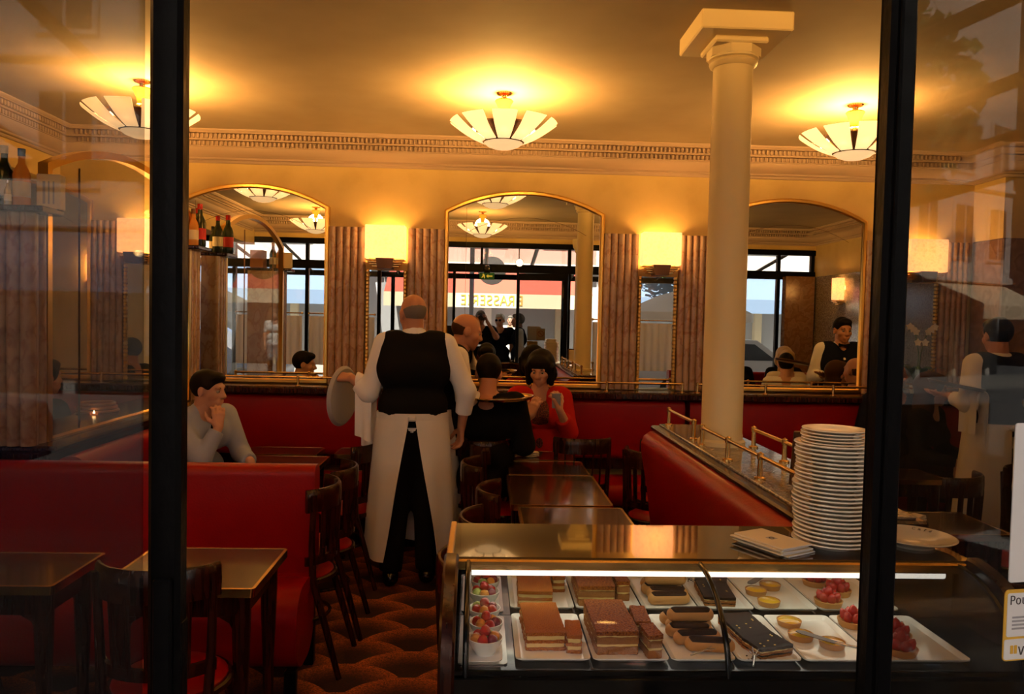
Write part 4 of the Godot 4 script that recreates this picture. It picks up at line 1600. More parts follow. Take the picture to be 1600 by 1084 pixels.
func pendant(at: Vector3, label: String) -> Node3D:
	var t := thing("pendant_lamp", label, "lamp", at, 0.0, "frosted petal pendant lamps")
	var st := ST()
	lathe(st, [Vector2(0, 0), Vector2(.05, 0), Vector2(.045, -.008), Vector2(.02, -.014), Vector2(.014, -.04), Vector2(.018, -.045), Vector2(.012, -.055), Vector2(.012, -.30), Vector2(0, -.30)], 20)
	obj("stem", st, M.brass, t)
	st = ST()
	lathe(st, [Vector2(.014, -.05), Vector2(.05, -.042), Vector2(.058, -.05), Vector2(.046, -.07), Vector2(.034, -.10), Vector2(.027, -.13), Vector2(.032, -.142), Vector2(.0, -.147)], 20)
	obj("glass_vase", st, M.amber_glass, t)
	# brass dish inside the ring of petals
	st = ST()
	lathe(st, [Vector2(.165, -.215), Vector2(.172, -.211), Vector2(.172, -.221), Vector2(.125, -.265), Vector2(.115, -.303), Vector2(0, -.303)], 24)
	obj("inner_dish", st, M.brass, t)
	st = ST()
	lathe(st, [Vector2(.118, -.31), Vector2(.13, -.305), Vector2(.135, -.297), Vector2(.13, -.29), Vector2(.115, -.294)], 30)
	for k in 10:
		var a := TAU * (k + .5) / 10
		var B := Basis(Vector3.UP, a)
		var i0 := B * Vector3(-.012, -.298, .128)
		var i1 := B * Vector3(.012, -.298, .128)
		var o0 := B * Vector3(-.034, -.222, .25)
		var o1 := B * Vector3(.034, -.222, .25)
		var up := Vector3(0, .006, 0)
		quad(st, i0, i1, o1, o0)
		quad(st, i0 + up, o0 + up, o1 + up, i1 + up)
		quad(st, i0, o0, o0 + up, i0 + up)
		quad(st, i1, o1, o1 + up, i1 + up)
		quad(st, o0, o1, o1 + up, o0 + up)
	obj("metal_frame", st, M.bronze, t)
	st = ST()
	lathe(st, [Vector2(.122, -.309), Vector2(.10, -.328), Vector2(.06, -.343), Vector2(.02, -.350), Vector2(0, -.351)], 28)
	obj("bottom_dish", st, M.frosted_glass, t)
	for k in 10:
		var B := Basis(Vector3.UP, TAU * k / 10)
		st = ST()
		# a bent trapezoid plate of frosted glass
		sheet(st, 4, 5, func(u: float, v: float) -> Vector3:
			var w := lerpf(.035, .077, v)
			var x := lerpf(-w, w, u)
			return B * Vector3(x, lerpf(-.306, -.186, v) - .012 * sin(v * PI), lerpf(.132, .335, v) - x * x * 1.2), .006)
		obj("petal", st, M.frosted_glass, t)
	for k in 10:
		st = ST()
		var a := TAU * k / 10
		lathe(st, [Vector2(0, 0), Vector2(.009, .003), Vector2(.013, .02), Vector2(.008, .035), Vector2(0, .04)], 8, Transform3D(Basis.IDENTITY, Vector3(sin(a) * .192, -.262, cos(a) * .192)))
		obj("bulb", st, M.bulb_glow, t)
	omni(Vector3(0, -.19, 0), PENDANT_E, .10, WARM, t)
	return t

const PENDANT_E := 6.5

# ---------------------------------------------------------------- seating
func cushion(st: SurfaceTool, pts: Array, prof: Array, up := Vector3.UP) -> void:
	sweep(st, pts, prof, up)

func round_prof(w: float, h: float, r: float) -> Array:
	return rpoly(w, h, r, 5)

func off(p: Array, d: Vector2) -> Array:
	return p.map(func(q): return q + d)

func rail_run(called: String, label: String, a: Vector3, b: Vector3, n: int, h := .085) -> void:
	var t := thing(called, label, "rail", Vector3.ZERO, 0.0, "brass rails on the banquettes")
	var st := ST()
	tube(st, [a + Vector3(0, h, 0), b + Vector3(0, h, 0)], .0085, 8)
	obj("bar", st, M.brass, t)
	for k in n:
		var p := a.lerp(b, (k + .0) / maxf(1, n - 1))
		st = ST()
		lathe(st, [Vector2(0, 0), Vector2(.022, 0), Vector2(.022, .006), Vector2(.011, .01), Vector2(.0095, h - .012), Vector2(.013, h - .01), Vector2(.013, h + .012), Vector2(.004, h + .016), Vector2(0, h + .02)], 12, Transform3D(Basis.IDENTITY, p))
		obj("baluster", st, M.brass, t)

func build_banquettes() -> void:
	# along the back wall, in three lengths
	for b in [[-2.02, 1.62, "red banquette along the back wall behind the woman in red"], [1.66, 3.99, "red banquette along the back wall right of the column"], [-4.6, -2.3, "red banquette along the back wall beyond the glazed screen"]]:
		var t := thing("banquette", b[2], "bench", Vector3.ZERO, 0.0, "red vinyl banquettes")
		var st := ST()
		sweep(st, [V(b[0], .84, 6.12), V(b[1], .84, 6.12)], off(rpoly(.13, .47, .05, 5), Vector2(0, 0)))
		obj("backrest", st, M.red_vinyl, t)
		st = ST()
		sweep(st, [V(b[0], .4, 5.88), V(b[1], .4, 5.88)], rpoly(.5, .17, .07, 5))
		obj("seat", st, M.red_vinyl, t)
		st = ST()
		span(st, V(b[0], 0, 5.7), V(b[1], .33, 6.2), .01)
		span(st, V(b[0] - .02, 1.075, 6.02), V(b[1] + .02, 1.135, BACK), .012)
		span(st, V(b[0] - .02, .5, 6.2), V(b[1] + .02, 1.08, BACK), .0)
		obj("wood_frame", st, M.mahogany, t)
	rail_run("brass_rail", "long brass rail along the back wall behind the woman in red", V(-2.0, 1.135, 6.08), V(1.6, 1.135, 6.08), 7, .07)
	rail_run("brass_rail", "brass rail along the back wall right of the column", V(1.72, 1.135, 6.08), V(3.9, 1.135, 6.08), 5, .07)
	rail_run("brass_rail", "brass rail along the back wall beyond the glazed screen", V(-4.5, 1.135, 6.08), V(-2.35, 1.135, 6.08), 5, .07)
	# along the glazed screen
	var t := thing("banquette", "red banquette under the glazed screen where the man sits", "bench", Vector3.ZERO, 0.0, "red vinyl banquettes")
	var st := ST()
	sweep(st, [V(-2.0, .74, 3.9), V(-2.0, .74, 5.6)], rpoly(.14, .46, .055, 5))
	obj("backrest", st, M.red_vinyl, t)
	st = ST()
	sweep(st, [V(-1.82, .4, 3.9), V(-1.82, .4, 5.6)], rpoly(.44, .17, .07, 5))
	obj("seat", st, M.red_vinyl, t)
	st = ST()
	span(st, V(-2.24, 0, 3.83), V(-2.07, 1.0, 6.15), .008)
	span(st, V(-2.56, 1.0, 3.83), V(-2.03, 1.03, 6.05), .01)
	span(st, V(-2.06, 0, 3.9), V(-1.66, .32, 5.6), .01)
	obj("wood_frame", st, M.mahogany, t)
	# the booth back in the left foreground, seat towards the street
	t = thing("banquette", "large red banquette in the left foreground with its seat towards the street", "bench", Vector3.ZERO, 0.0, "red vinyl banquettes")
	st = ST()
	sweep(st, [V(-2.7, .70, 3.74), V(-.765, .70, 3.74)], rpoly(.12, .56, .05, 6))
	obj("backrest", st, M.red_vinyl, t)
	st = ST()
	sweep(st, [V(-2.7, .31, 3.52), V(-1.5, .31, 3.52), V(-.80, .31, 3.52), V(-.765, .31, 3.52)], rpoly(.36, .36, .14, 8))
	obj("seat", st, M.red_vinyl, t)
	for x: float in [-2.2, -1.5, -.80]:
		st = ST()
		cbox(st, V(x, .07, 3.4), Vector3(.05, .14, .05), .006)
		obj("front_leg", st, M.black_paint, t)
		st = ST()
		cbox(st, V(x, .22, 3.77), Vector3(.05, .44, .05), .006)
		obj("rear_leg", st, M.black_paint, t)
	# partition right of the aisle
	t = thing("banquette", "red banquette right of the aisle facing the row of tables", "bench", Vector3.ZERO, 0.0, "red vinyl banquettes")
	st = ST()
	# backrest leaning out at the top
	sweep(st, [V(1.02, .76, 2.35), V(1.02, .76, 4.36)], [Vector2(-.02, -.33), Vector2(.05, -.33), Vector2(.05, .30), Vector2(.0, .32), Vector2(-.05, .315), Vector2(-.085, .29), Vector2(-.10, .25), Vector2(-.098, .2), Vector2(-.06, .0)])
	obj("backrest", st, M.red_vinyl, t)
	st = ST()
	sweep(st, [V(.80, .40, 2.35), V(.80, .40, 4.34)], rpoly(.40, .16, .07, 5))
	obj("seat", st, M.red_vinyl, t)
	st = ST()
	span(st, V(.66, 0, 2.37), V(1.02, .33, 4.32), .01)
	span(st, V(1.06, 0, 2.33), V(1.36, 1.075, 4.38), .004)
	obj("wood_base", st, M.mahogany, t)
	st = ST()
	span(st, V(.985, 1.075, 2.32), V(1.39, 1.102, 4.42), .008)
	obj("wood_cap", st, M.mahogany, t)
	st = ST()
	span(st, V(1.03, 1.1, 2.34), V(1.36, 1.112, 4.4), .003)
	obj("marble_ledge", st, M.grey_marble, t)
	rail_run("brass_rail", "short brass rail at the far end of the partition behind the column", V(1.075, 1.112, 4.36), V(1.075, 1.112, 3.84), 2)
	rail_run("brass_rail", "brass rail on the aisle side of the partition before the column", V(1.065, 1.112, 3.66), V(1.065, 1.112, 2.5), 4)
	rail_run("brass_rail", "brass rail on the far side of the partition beside the plates", V(1.30, 1.112, 3.62), V(1.30, 1.112, 2.5), 4)
	# right part of the room, seen in the mirrors
	t = thing("banquette", "red banquette near the revolving door facing the room", "bench", Vector3.ZERO, 0.0, "red vinyl banquettes")
	st = ST()
	sweep(st, [V(2.5, .74, 2.3), V(4.9, .74, 2.3)], rpoly(.14, .62, .05, 5))
	obj("backrest", st, M.red_vinyl, t)
	st = ST()
	sweep(st, [V(2.5, .4, 2.55), V(4.9, .4, 2.55)], rpoly(.46, .17, .07, 5))
	obj("seat", st, M.red_vinyl, t)
	st = ST()
	span(st, V(2.5, 0, 2.24), V(4.9, .33, 2.72), .01)
	obj("wood_base", st, M.mahogany, t)

func table(label: String, x0: float, x1: float, d0: float, d1: float, h := .74) -> Node3D:
	var t := thing("bistro_table", label, "table", V((x0 + x1) / 2, 0, (d0 + d1) / 2), 0.0, "wooden bistro tables")
	var w := x1 - x0
	var d := d1 - d0
	var st := ST()
	extrude(st, rpoly(w - .012, d - .012, .006, 2), .03, Transform3D(Basis(Vector3.RIGHT, -PI / 2), Vector3(0, h - .03, 0)))
	obj("top", st, M.table_top, t)
	st = ST()
	var loop := []
	for p: Vector2 in rpoly(w, d, .012, 3):
		loop.append(Vector3(p.x, h - .0145, p.y))
	loop.append(loop[0])
	sweep(st, loop, [Vector2(-.006, -.0155), Vector2(.006, -.0155), Vector2(.006, .0155), Vector2(-.006, .0155)])
	obj("brass_edge", st, M.brass, t)
	st = ST()
	for s: float in [-1.0, 1.0]:
		cbox(st, Vector3(s * (w / 2 - .05), h - .075, 0), Vector3(.022, .085, d - .1), .003)
		cbox(st, Vector3(0, h - .075, s * (d / 2 - .05)), Vector3(w - .1, .085, .022), .003)
	obj("apron_rail", st, M.mahogany, t)
	for sx: float in [-1.0, 1.0]:
		for sz: float in [-1.0, 1.0]:
			st = ST()
			var x := sx * (w / 2 - .055)
			var z := sz * (d / 2 - .055)
			lathe(st, [Vector2(0, 0), Vector2(.016, 0), Vector2(.02, .05), Vector2(.022, .3), Vector2(.03, .5), Vector2(.033, h - .12), Vector2(.033, h - .035), Vector2(0, h - .035)], 8, Transform3D(Basis(Vector3.UP, PI / 8), Vector3(x, 0, z)))
			extrude(st, [Vector2(0, 0), Vector2(-sx * .09, 0), Vector2(-sx * .04, -.03), Vector2(0, -.11)], .02, Transform3D(Basis.IDENTITY, Vector3(x, h - .11, z - .01)))
			obj("leg", st, M.mahogany, t)
	return t

func make_chair(label: String) -> Node3D:                # faces +Z
	var t := thing("bentwood_chair", label, "chair", Vector3.ZERO, 0.0, "dark bentwood chairs")
	var st := ST()
	# round seat pad and its wooden ring
	lathe(st, [Vector2(0, .478), Vector2(.10, .477), Vector2(.165, .470), Vector2(.185, .458), Vector2(.185, .448), Vector2(0, .446)], 28)
	obj("seat", st, M.red_vinyl, t)
	st = ST()
	lathe(st, [Vector2(.0, .425), Vector2(.19, .425), Vector2(.203, .432), Vector2(.203, .45), Vector2(.195, .456), Vector2(.184, .452)], 28)
	obj("seat_ring", st, M.mahogany, t)
	# deep curved top rail
	st = ST()
	var rail := func(y: float, r: float) -> Array:
		var out := []
		for k in 15:
			var a := lerpf(-1.12, 1.12, k / 14.0)
			out.append(Vector3(sin(a) * r, y, -cos(a) * r * .86 - .02))
		return out
	sweep(st, rail.call(.83, .215), [Vector2(-.011, -.052), Vector2(.011, -.052), Vector2(.013, .0), Vector2(.011, .045), Vector2(.004, .055), Vector2(-.004, .055), Vector2(-.011, .045), Vector2(-.013, 0)])
	obj("top_rail", st, M.mahogany, t)
	st = ST()
	sweep(st, rail.call(.545, .2), [Vector2(-.008, -.02), Vector2(.008, -.02), Vector2(.008, .02), Vector2(-.008, .02)])
	obj("lower_rail", st, M.mahogany, t)
	for k in 5:
		var a := lerpf(-.62, .62, k / 4.0)
		st = ST()
		tube(st, [Vector3(sin(a) * .2, .55, -cos(a) * .172 - .02), Vector3(sin(a) * .215, .8, -cos(a) * .185 - .02)], .016, 6, true, .4)
		obj("slat", st, M.mahogany, t)
	for s: float in [-1.0, 1.0]:
		st = ST()
		tube(st, [Vector3(s * .185, 0, -.26), Vector3(s * .175, .25, -.19), Vector3(s * .17, .45, -.13), Vector3(s * .178, .62, -.125), Vector3(s * .186, .86, -.135)], [.014, .017, .018, .016, .014], 8)
		obj("rear_leg", st, M.mahogany, t)
		st = ST()
		tube(st, [Vector3(s * .19, 0, .2), Vector3(s * .165, .25, .16), Vector3(s * .145, .43, .12)], [.013, .016, .019], 8)
		obj("front_leg", st, M.mahogany, t)
	st = ST()
	var ring := []
	for k in 25:
		ring.append(Vector3(sin(TAU * k / 24) * .155, .25, cos(TAU * k / 24) * .16 - .01))
	tube(st, ring, .009, 6, false)
	obj("stretcher_ring", st, M.mahogany, t)
	return t

func build_tables_and_chairs() -> void:
	table("wooden table nearest the pastry case in the right row", .215, .735, 3.34, 3.925)
	table("wooden table in the middle of the right row, bright with reflections", .18, .70, 3.975, 4.735)
	table("wooden table at the far end of the right row", .2, .69, 4.755, 5.21)
	table("wooden table in front of the woman in red", .1, .66, 5.26, 5.6)
	table("wooden table against the back banquette left of the dark-haired diner", -1.6, -1.1, 5.33, 5.62)
	table("wooden table beside the towel of the standing waiter", -.98, -.5, 5.36, 5.62)
	table("wooden table where the man in the grey shirt sits", -1.55, -1.0, 4.72, 5.27)
	table("wooden table hidden behind the foreground banquette", -1.55, -1.0, 3.98, 4.55)
	table("dark wooden table in the left foreground beside the banquette end", -1.3, -.77, 2.71, 3.18)
	table("dark wooden table in the far left foreground", -2.05, -1.46, 2.72, 3.1)
	table("wooden table right of the partition with crumpled napkins", 1.95, 2.5, 3.5, 3.92)
	table("wooden table before the seated woman in black", 2.5, 2.95, 4.75, 5.1)
	table("wooden table by the guest in the white shirt", 2.6, 3.15, 3.0, 3.5)
	table("wooden table by the blond guest near the side wall", 3.35, 3.95, 2.8, 3.2)
	var c0 := make_chair("bentwood chair with its curved back just left of the pastry case")
	c0.position = V(.08, 0, 2.66)
	c0.rotation.y = PI / 2
	var spots := [
		[.14, 3.2, 95, "bentwood chair pushed to the table nearest the pastry case"],
		[.21, 3.74, 88, "bentwood chair with red seat pushed to the middle table"],
		[.12, 4.40, 92, "bentwood chair beside the hem of the standing waiter's apron"],
		[.16, 5.05, 95, "bentwood chair just behind the waiter's hanging hand"],
		[-.88, 3.80, -92, "bentwood chair closest to the end of the foreground banquette"],
		[-.86, 4.22, -88, "bentwood chair second from the foreground banquette along the left tables"],
		[-.86, 5.0, -95, "bentwood chair below the waiter's hanging towel"],
		[.72, 5.46, 180, "bentwood chair with its broad back to the camera before the back banquette"],
		[1.30, 5.42, 186, "bentwood chair at the far end of the partition, back to the camera"],
		[1.16, 4.92, 120, "bentwood chair turned sideways beside the far end of the partition"],
		[-1.03, 2.66, 180, "dark bentwood chair in the left foreground with its back to the camera"],
		[-1.83, 2.64, 178, "dark bentwood chair at the far left edge of the foreground"],
		[2.62, 4.30, 215, "bentwood chair right of the second black stile, tilted rail"],
		[2.92, 4.02, 222, "bentwood chair before the apron of the waiter on the right"],
		[0.02, 5.30, 178, "bentwood chair under the dark-haired diner"],
		[3.3, 4.36, 17, "bentwood chair under the guest in the white shirt"],
		[3.62, 3.5, 180, "bentwood chair under the blond guest"],
	]
	for s in spots:
		dup(c0, V(s[0], 0, s[1]), deg_to_rad(s[2]), s[3])

# ---------------------------------------------------------------- pastry case
func case_profile(n := 10) -> Array:                     # curved front, (depth, height) from the top front edge to the sill
	var out := []
	for k in n + 1:
		var a := PI / 2 * k / n
		out.append(Vector2(1.935 - .255 * sin(a), .905 + .185 * cos(a)))
	return out

func build_pastry_case() -> void:
	var x0 := -.06
	var x1 := 1.275
	var t := thing("pastry_case", "curved glass pastry display case with mahogany ends in the foreground", "display case", Vector3.ZERO)
	var st := ST()
	span(st, V(x0 - .01, 1.075, 1.93), V(x1 + .01, 1.1, 2.26), .006)
	obj("top", st, M.case_top, t)
	st = ST()
	span(st, V(x0 - .012, 1.07, 1.922), V(x1 + .012, 1.096, 1.938), .004)
	span(st, V(x0 - .014, 1.09, 1.94), V(x0 + .004, 1.104, 2.26), .003)
	obj("brass_nosing", st, M.brass, t)
	# ends: outline of the case in side view
	for s in 2:
		var xe := x0 if s == 0 else x1
		var prof := case_profile()
		var poly := []
		for p: Vector2 in prof:
			poly.append(Vector2(-(p.x - .012), p.y + .008))
		poly.append_array([Vector2(-1.66, .0), Vector2(-2.26, .0), Vector2(-2.26, 1.09)])
		# frame only: outer band, so that the inside can be seen through the end glass
		st = ST()
		var path := []
		for p: Vector2 in prof:
			path.append(Vector3(xe, p.y, -p.x))
		path.append(V(xe, .88, 1.68))
		sweep(st, path, [Vector2(-.018, -.006), Vector2(.018, -.006), Vector2(.018, .014), Vector2(.012, .02), Vector2(-.012, .02), Vector2(-.018, .014)], Vector3.BACK if false else Vector3(0, .6, .8))
		obj("end_frame", st, M.mahogany, t)
		st = ST()
		extrude(st, poly, .012, Transform3D(Basis(Vector3(0, 0, 1), Vector3.UP, Vector3(-1, 0, 0)), Vector3(xe + (.0 if s == 0 else .012), 0, 0)))
		obj("end_panel", st, M.mahogany, t)
	# glazing bars and curved panes
	for x: float in [x0 + .042, .565, x1 - .04]:
		st = ST()
		var path := []
		for p: Vector2 in case_profile():
			path.append(Vector3(x, p.y, -p.x))
		tube(st, path, .007, 6)
		obj("glazing_bar", st, M.black_gloss, t)
	for pr in [[x0 + .045, .56], [.57, x1 - .042]]:
		st = ST()
		sheet(st, 1, 14, func(u: float, v: float) -> Vector3:
			var a := PI / 2 * v
			return V(lerpf(pr[0], pr[1], u), .905 + .18 * cos(a), 1.935 - .25 * sin(a)), .004)
		obj("curved_pane", st, M.case_glass, t)
	# floor of the upper shelf, front sill, mirror back, lower shelf
	st = ST()
	span(st, V(x0, .915, 1.68), V(x1, .928, 2.0), .002)
	obj("upper_shelf", st, M.black_gloss, t)
	st = ST()
	span(st, V(x0, .872, 1.672), V(x1, .913, 1.69), .003)
	obj("sill", st, M.black_gloss, t)
	st = ST()
	span(st, V(x0 + .01, .928, 2.0), V(x1 - .01, 1.075, 2.006))
	obj("mirror_back", st, M.mirror_silver, t)
	st = ST()
	span(st, V(x0, 0, 2.02), V(x1, 1.075, 2.24))
	span(st, V(x0, .0, 1.70), V(x1, .62, 2.02))
	obj("cabinet", st, M.mahogany, t)
	st = ST()
	span(st, V(x0 + .012, .72, 1.70), V(x1 - .012, .73, 2.02))
	obj("lower_shelf", st, M.tin, t)
	st = ST()
	span(st, V(x0 + .05, .64, 1.685), V(x1 - .05, .868, 1.689))
	obj("lower_pane", st, M.case_glass, t)
	# tube lamps
	for l in [[1.052, 1.975, 1.0], [.855, 1.90, .8]]:
		st = ST()
		tube(st, [V(x0 + .05, l[0], l[1]), V(x1 - .05, l[0], l[1])], .011, 10)
		obj("tube_lamp", st, M.tube_glow, t)
		var al := AreaLight3D.new()
		al.name = "tube_light"
		al.area_size = Vector2(x1 - x0 - .1, .02)
		al.light_energy = CASE_E * l[2]
		al.light_color = Color(1.0, .95, .82)
		al.shadow_enabled = true
		t.add_child(al, true)
		al.position = V((x0 + x1) / 2, l[0] - .014, l[1] - .006)
		al.rotation = Vector3(-PI / 2 + .35, 0, 0)
	build_pastries()

const CASE_E := .05

func tray(label: String, x: float, w: float) -> void:
	var t := thing("tray", label, "tray", V(x + w / 2, .929, 1.845), 0.0, "white porcelain trays in the pastry case")
	var st := ST()
	var d := .27
	var base := rpoly(w - .03, d - .03, .008, 3)
	var rim := rpoly(w - .003, d - .003, .012, 3)
	for k in base.size():
		var j := (k + 1) % base.size()
		quad(st, Vector3(base[k].x, .004, base[k].y), Vector3(base[j].x, .004, base[j].y), Vector3(rim[j].x, .012, rim[j].y), Vector3(rim[k].x, .012, rim[k].y), 1)
		quad(st, Vector3(base[k].x, 0, base[k].y), Vector3(base[j].x, 0, base[j].y), Vector3(rim[j].x, .009, rim[j].y), Vector3(rim[k].x, .009, rim[k].y), 2)
		quad(st, Vector3(rim[k].x, .009, rim[k].y), Vector3(rim[j].x, .009, rim[j].y), Vector3(rim[j].x, .012, rim[j].y), Vector3(rim[k].x, .012, rim[k].y))
	extrude(st, base, .004, Transform3D(Basis(Vector3.RIGHT, -PI / 2), Vector3.ZERO))
	obj("dish", st, M.white_porcelain, t)

func layered(called: String, label: String, cat: String, at: Vector3, turn: float, w: float, d: float, layers: Array, group := "") -> Node3D:
	# layers from the bottom up: [height, material, name, inset]
	var t := thing(called, label, cat, at, turn, group)
	var y := 0.0
	var r := RandomNumberGenerator.new()
	r.seed = int(absf(at.x) * 1000) + int(w * 1000)
	for l in layers:
		var st := ST()
		var h: float = l[0]
		var outl := []
		var rp := rpoly(w - l[3], d - l[3], .004, 2)
		for q in rp.size():
			var p0: Vector2 = rp[q]
			var p1: Vector2 = rp[(q + 1) % rp.size()]
			var cuts := maxi(1, int(p0.distance_to(p1) / .007))
			for e in cuts:
				outl.append(p0.lerp(p1, float(e) / cuts) + Vector2(r.randf_range(-.0014, .0014), r.randf_range(-.0014, .0014)))
		# a slightly uneven slab
		var n := 5
		sheet(st, 6, 8, func(u: float, v: float) -> Vector3:
			return Vector3((u - .5) * (w - l[3]), y + h + sin(u * 9.0 + v * 5.0) * .0008 + sin(v * 17.0 + u * 3.0) * .0007, (v - .5) * (d - l[3])), -h if false else .0006)
		extrude(st, outl, h * .97, Transform3D(Basis(Vector3.RIGHT, -PI / 2), Vector3(0, y, 0)))
		obj(l[2], st, l[1], t)
		y += h
	return t

func build_pastries() -> void:
	var H := .9335
	tray("white porcelain tray under the mille-feuille", .092, .172)
	tray("white porcelain tray under the caramel-topped cake", .266, .176)
	tray("white porcelain tray under the chocolate eclairs", .444, .15)
	tray("white porcelain tray under the flat chocolate cake", .596, .15)
	tray("white porcelain tray under the lemon tarts", .748, .17)
	tray("white porcelain tray under the strawberry tarts", .92, .22)
	var mf := [[.007, M.puff_pastry, "pastry_layer", 0.0], [.010, M.custard, "cream_layer", .004], [.007, M.puff_pastry, "pastry_layer", 0.0], [.010, M.custard, "cream_layer", .004], [.008, M.puff_pastry, "pastry_layer", 0.0]]
	layered("mille_feuille", "long golden mille-feuille on the first white tray", "cake", V(.163, H, 1.865), .03, .092, .19, mf, "pastries in the case")
	layered("mille_feuille", "cut slice of mille-feuille beside the long one", "cake", V(.232, H, 1.80), -.05, .036, .09, mf, "pastries in the case")
	var fl := [[.018, M.sponge, "sponge_layer", 0.0], [.006, M.custard, "cream_layer", .003], [.016, M.sponge, "sponge_layer", 0.0], [.004, M.custard, "cream_layer", .003], [.010, M.caramel, "caramel_top", -.001]]
	layered("caramel_cake", "large caramel-topped layer cake on the second tray", "cake", V(.327, H, 1.85), .02, .098, .2, fl, "pastries in the case")
	layered("caramel_cake", "upright cut slice of caramel cake at the front of its tray", "cake", V(.408, H, 1.765), .12, .034, .07, fl, "pastries in the case")
	layered("caramel_cake", "second cut slice of caramel cake behind the front slice", "cake", V(.402, H, 1.86), -.05, .036, .1, fl, "pastries in the case")
	var op := [[.005, M.sponge, "sponge_layer", 0.0], [.004, M.chocolate, "cream_layer", .002], [.005, M.sponge, "sponge_layer", 0.0], [.003, M.custard, "cream_layer", .002], [.007, M.chocolate, "chocolate_top", 0.0]]
	var o1 := layered("chocolate_cake", "long flat chocolate cake flecked with gold", "cake", V(.668, H, 1.875), .1, .085, .14, op, "pastries in the case")
	var o2 := layered("chocolate_cake", "chocolate cake square turned at the front of its tray", "cake", V(.685, H, 1.775), .3, .09, .075, op, "pastries in the case")
	for o in [o1, o2]:
		for k in 6:
			var st := ST()
			cbox(st, Vector3(sin(k * 2.1) * .032, .0255, cos(k * 3.7) * .028), Vector3(.004, .0012, .003), 0, Basis(Vector3.UP, k))
			obj("gold_fleck", st, M.gold_leaf, o)
	# eclairs
	var ec := [[.525, 1.93, 1.52, 0.0], [.53, 1.89, 1.62, 0.0], [.522, 1.852, 1.5, 0.0], [.53, 1.812, 1.66, 0.0], [.528, 1.87, 1.6, .033], [.548, 1.77, 1.45, 0.0]]
	var names := ["chocolate eclair at the back of its row", "chocolate eclair second from the back", "chocolate eclair in the middle of its row", "chocolate eclair in front of the middle one", "chocolate eclair lying on top of the others", "chocolate eclair at the front beside the wire tongs"]
	for k in ec.size():
		var e = ec[k]
		var t := thing("eclair", names[k], "pastry", V(e[0], H + e[3], e[1]), e[2], "chocolate eclairs")
		mesh_obj("choux", joined([blob([cap(Vector3(0, .016, -.042), Vector3(0, .016, .042), .0165, .0165, [[Vector3(0, .0, 0), Vector3.DOWN]])], .004, .004)]), M.choux, t)
		mesh_obj("glaze", joined([blob([cap(Vector3(0, .021, -.038), Vector3(0, .021, .038), .0145, .0145, [[Vector3(0, .023, 0), Vector3.DOWN]])], .003, .004)]), M.chocolate, t)
	# tarts
	for q in [[.795, 1.845, "lemon tart under the dark spatula"], [.852, 1.80, "lemon tart right of the dark spatula"], [.80, 1.93, "lemon tart at the back of its tray"]]:
		var t := thing("lemon_tart", q[2], "tart", V(q[0], H, q[1]), 0.0, "lemon tarts")
		var st := ST()
		lathe(st, [Vector2(0, 0), Vector2(.027, 0), Vector2(.031, .014), Vector2(.029, .0145), Vector2(.027, .011)], 20)
		obj("crust", st, M.choux, t)
		st = ST()
		lathe(st, [Vector2(.0285, .012), Vector2(.022, .016), Vector2(0, .018)], 20)
		obj("filling", st, M.lemon_cream, t)
	for q in [[1.0, 1.765, "strawberry tart at the front of the last tray"], [1.03, 1.845, "strawberry tart behind the front one"], [.965, 1.93, "strawberry tart at the back of the last tray"]]:
		var t := thing("strawberry_tart", q[2], "tart", V(q[0], H, q[1]), 0.0, "strawberry tarts")
		var st := ST()
		lathe(st, [Vector2(0, 0), Vector2(.033, 0), Vector2(.038, .016), Vector2(.035, .017), Vector2(.033, .012), Vector2(0, .012)], 20)
		obj("crust", st, M.choux, t)
		for j in 7:
			var a := TAU * j / 6
			var c := Vector3(sin(a) * .02, .024, cos(a) * .02) if j < 6 else Vector3(0, .037, 0)
			st = ST()
			lathe(st, [Vector2(0, -.012), Vector2(.010, -.009), Vector2(.0125, -.001), Vector2(.008, .011), Vector2(0, .018)], 10, Transform3D(Basis(Vector3(cos(a), 0, -sin(a)), .5 if j < 6 else 0.0), c))
			obj("strawberry", st, M.strawberry, t)
	# fruit bowls on a silver tray
	var tr := thing("doily_tray", "silver tray with a lace doily under the fruit bowls", "tray", V(.02, .9285, 1.845))
	var ds := ST()
	extrude(ds, rpoly(.11, .28, .01), .003, Transform3D(Basis(Vector3.RIGHT, -PI / 2), Vector3.ZERO))
	obj("plate", ds, M.tin, tr)
	ds = ST()
	extrude(ds, rpoly(.09, .26, .02), .0008, Transform3D(Basis(Vector3.RIGHT, -PI / 2), Vector3(0, .003, 0)))
	obj("doily", ds, M.white_paper, tr)
	for q in [[.025, 1.76, "white bowl of fruit salad at the front left of the case"], [.028, 1.85, "white bowl of fruit salad behind the front bowl"], [.024, 1.94, "white bowl of fruit salad against the mirror"]]:
		var t := thing("fruit_bowl", q[2], "bowl", V(q[0], .9325, q[1]), 0.0, "fruit bowls in the case")
		var st := ST()
		lathe(st, [Vector2(0, 0), Vector2(.022, 0), Vector2(.024, .004), Vector2(.036, .022), Vector2(.041, .038), Vector2(.039, .038), Vector2(.034, .022), Vector2(.022, .007), Vector2(0, .006)], 26)
		obj("bowl", st, M.white_porcelain, t)
		var kinds := ["strawberry", "plum", "orange_fruit", "kiwi", "strawberry", "orange_fruit", "strawberry"]
		for j in 7:
			var a: float = TAU * j / 6 + q[1] * 7
			var c := Vector3(sin(a) * .022, .036, cos(a) * .022) if j < 6 else Vector3(0, .05, 0)
			st = ST()
			lathe(st, [Vector2(0, -.012), Vector2(.010, -.008), Vector2(.013, 0), Vector2(.009, .010), Vector2(0, .015)], 10, Transform3D(Basis(Vector3(1, 0, .4).normalized(), a), c))
			obj("fruit_piece", st, M[kinds[j]], t)
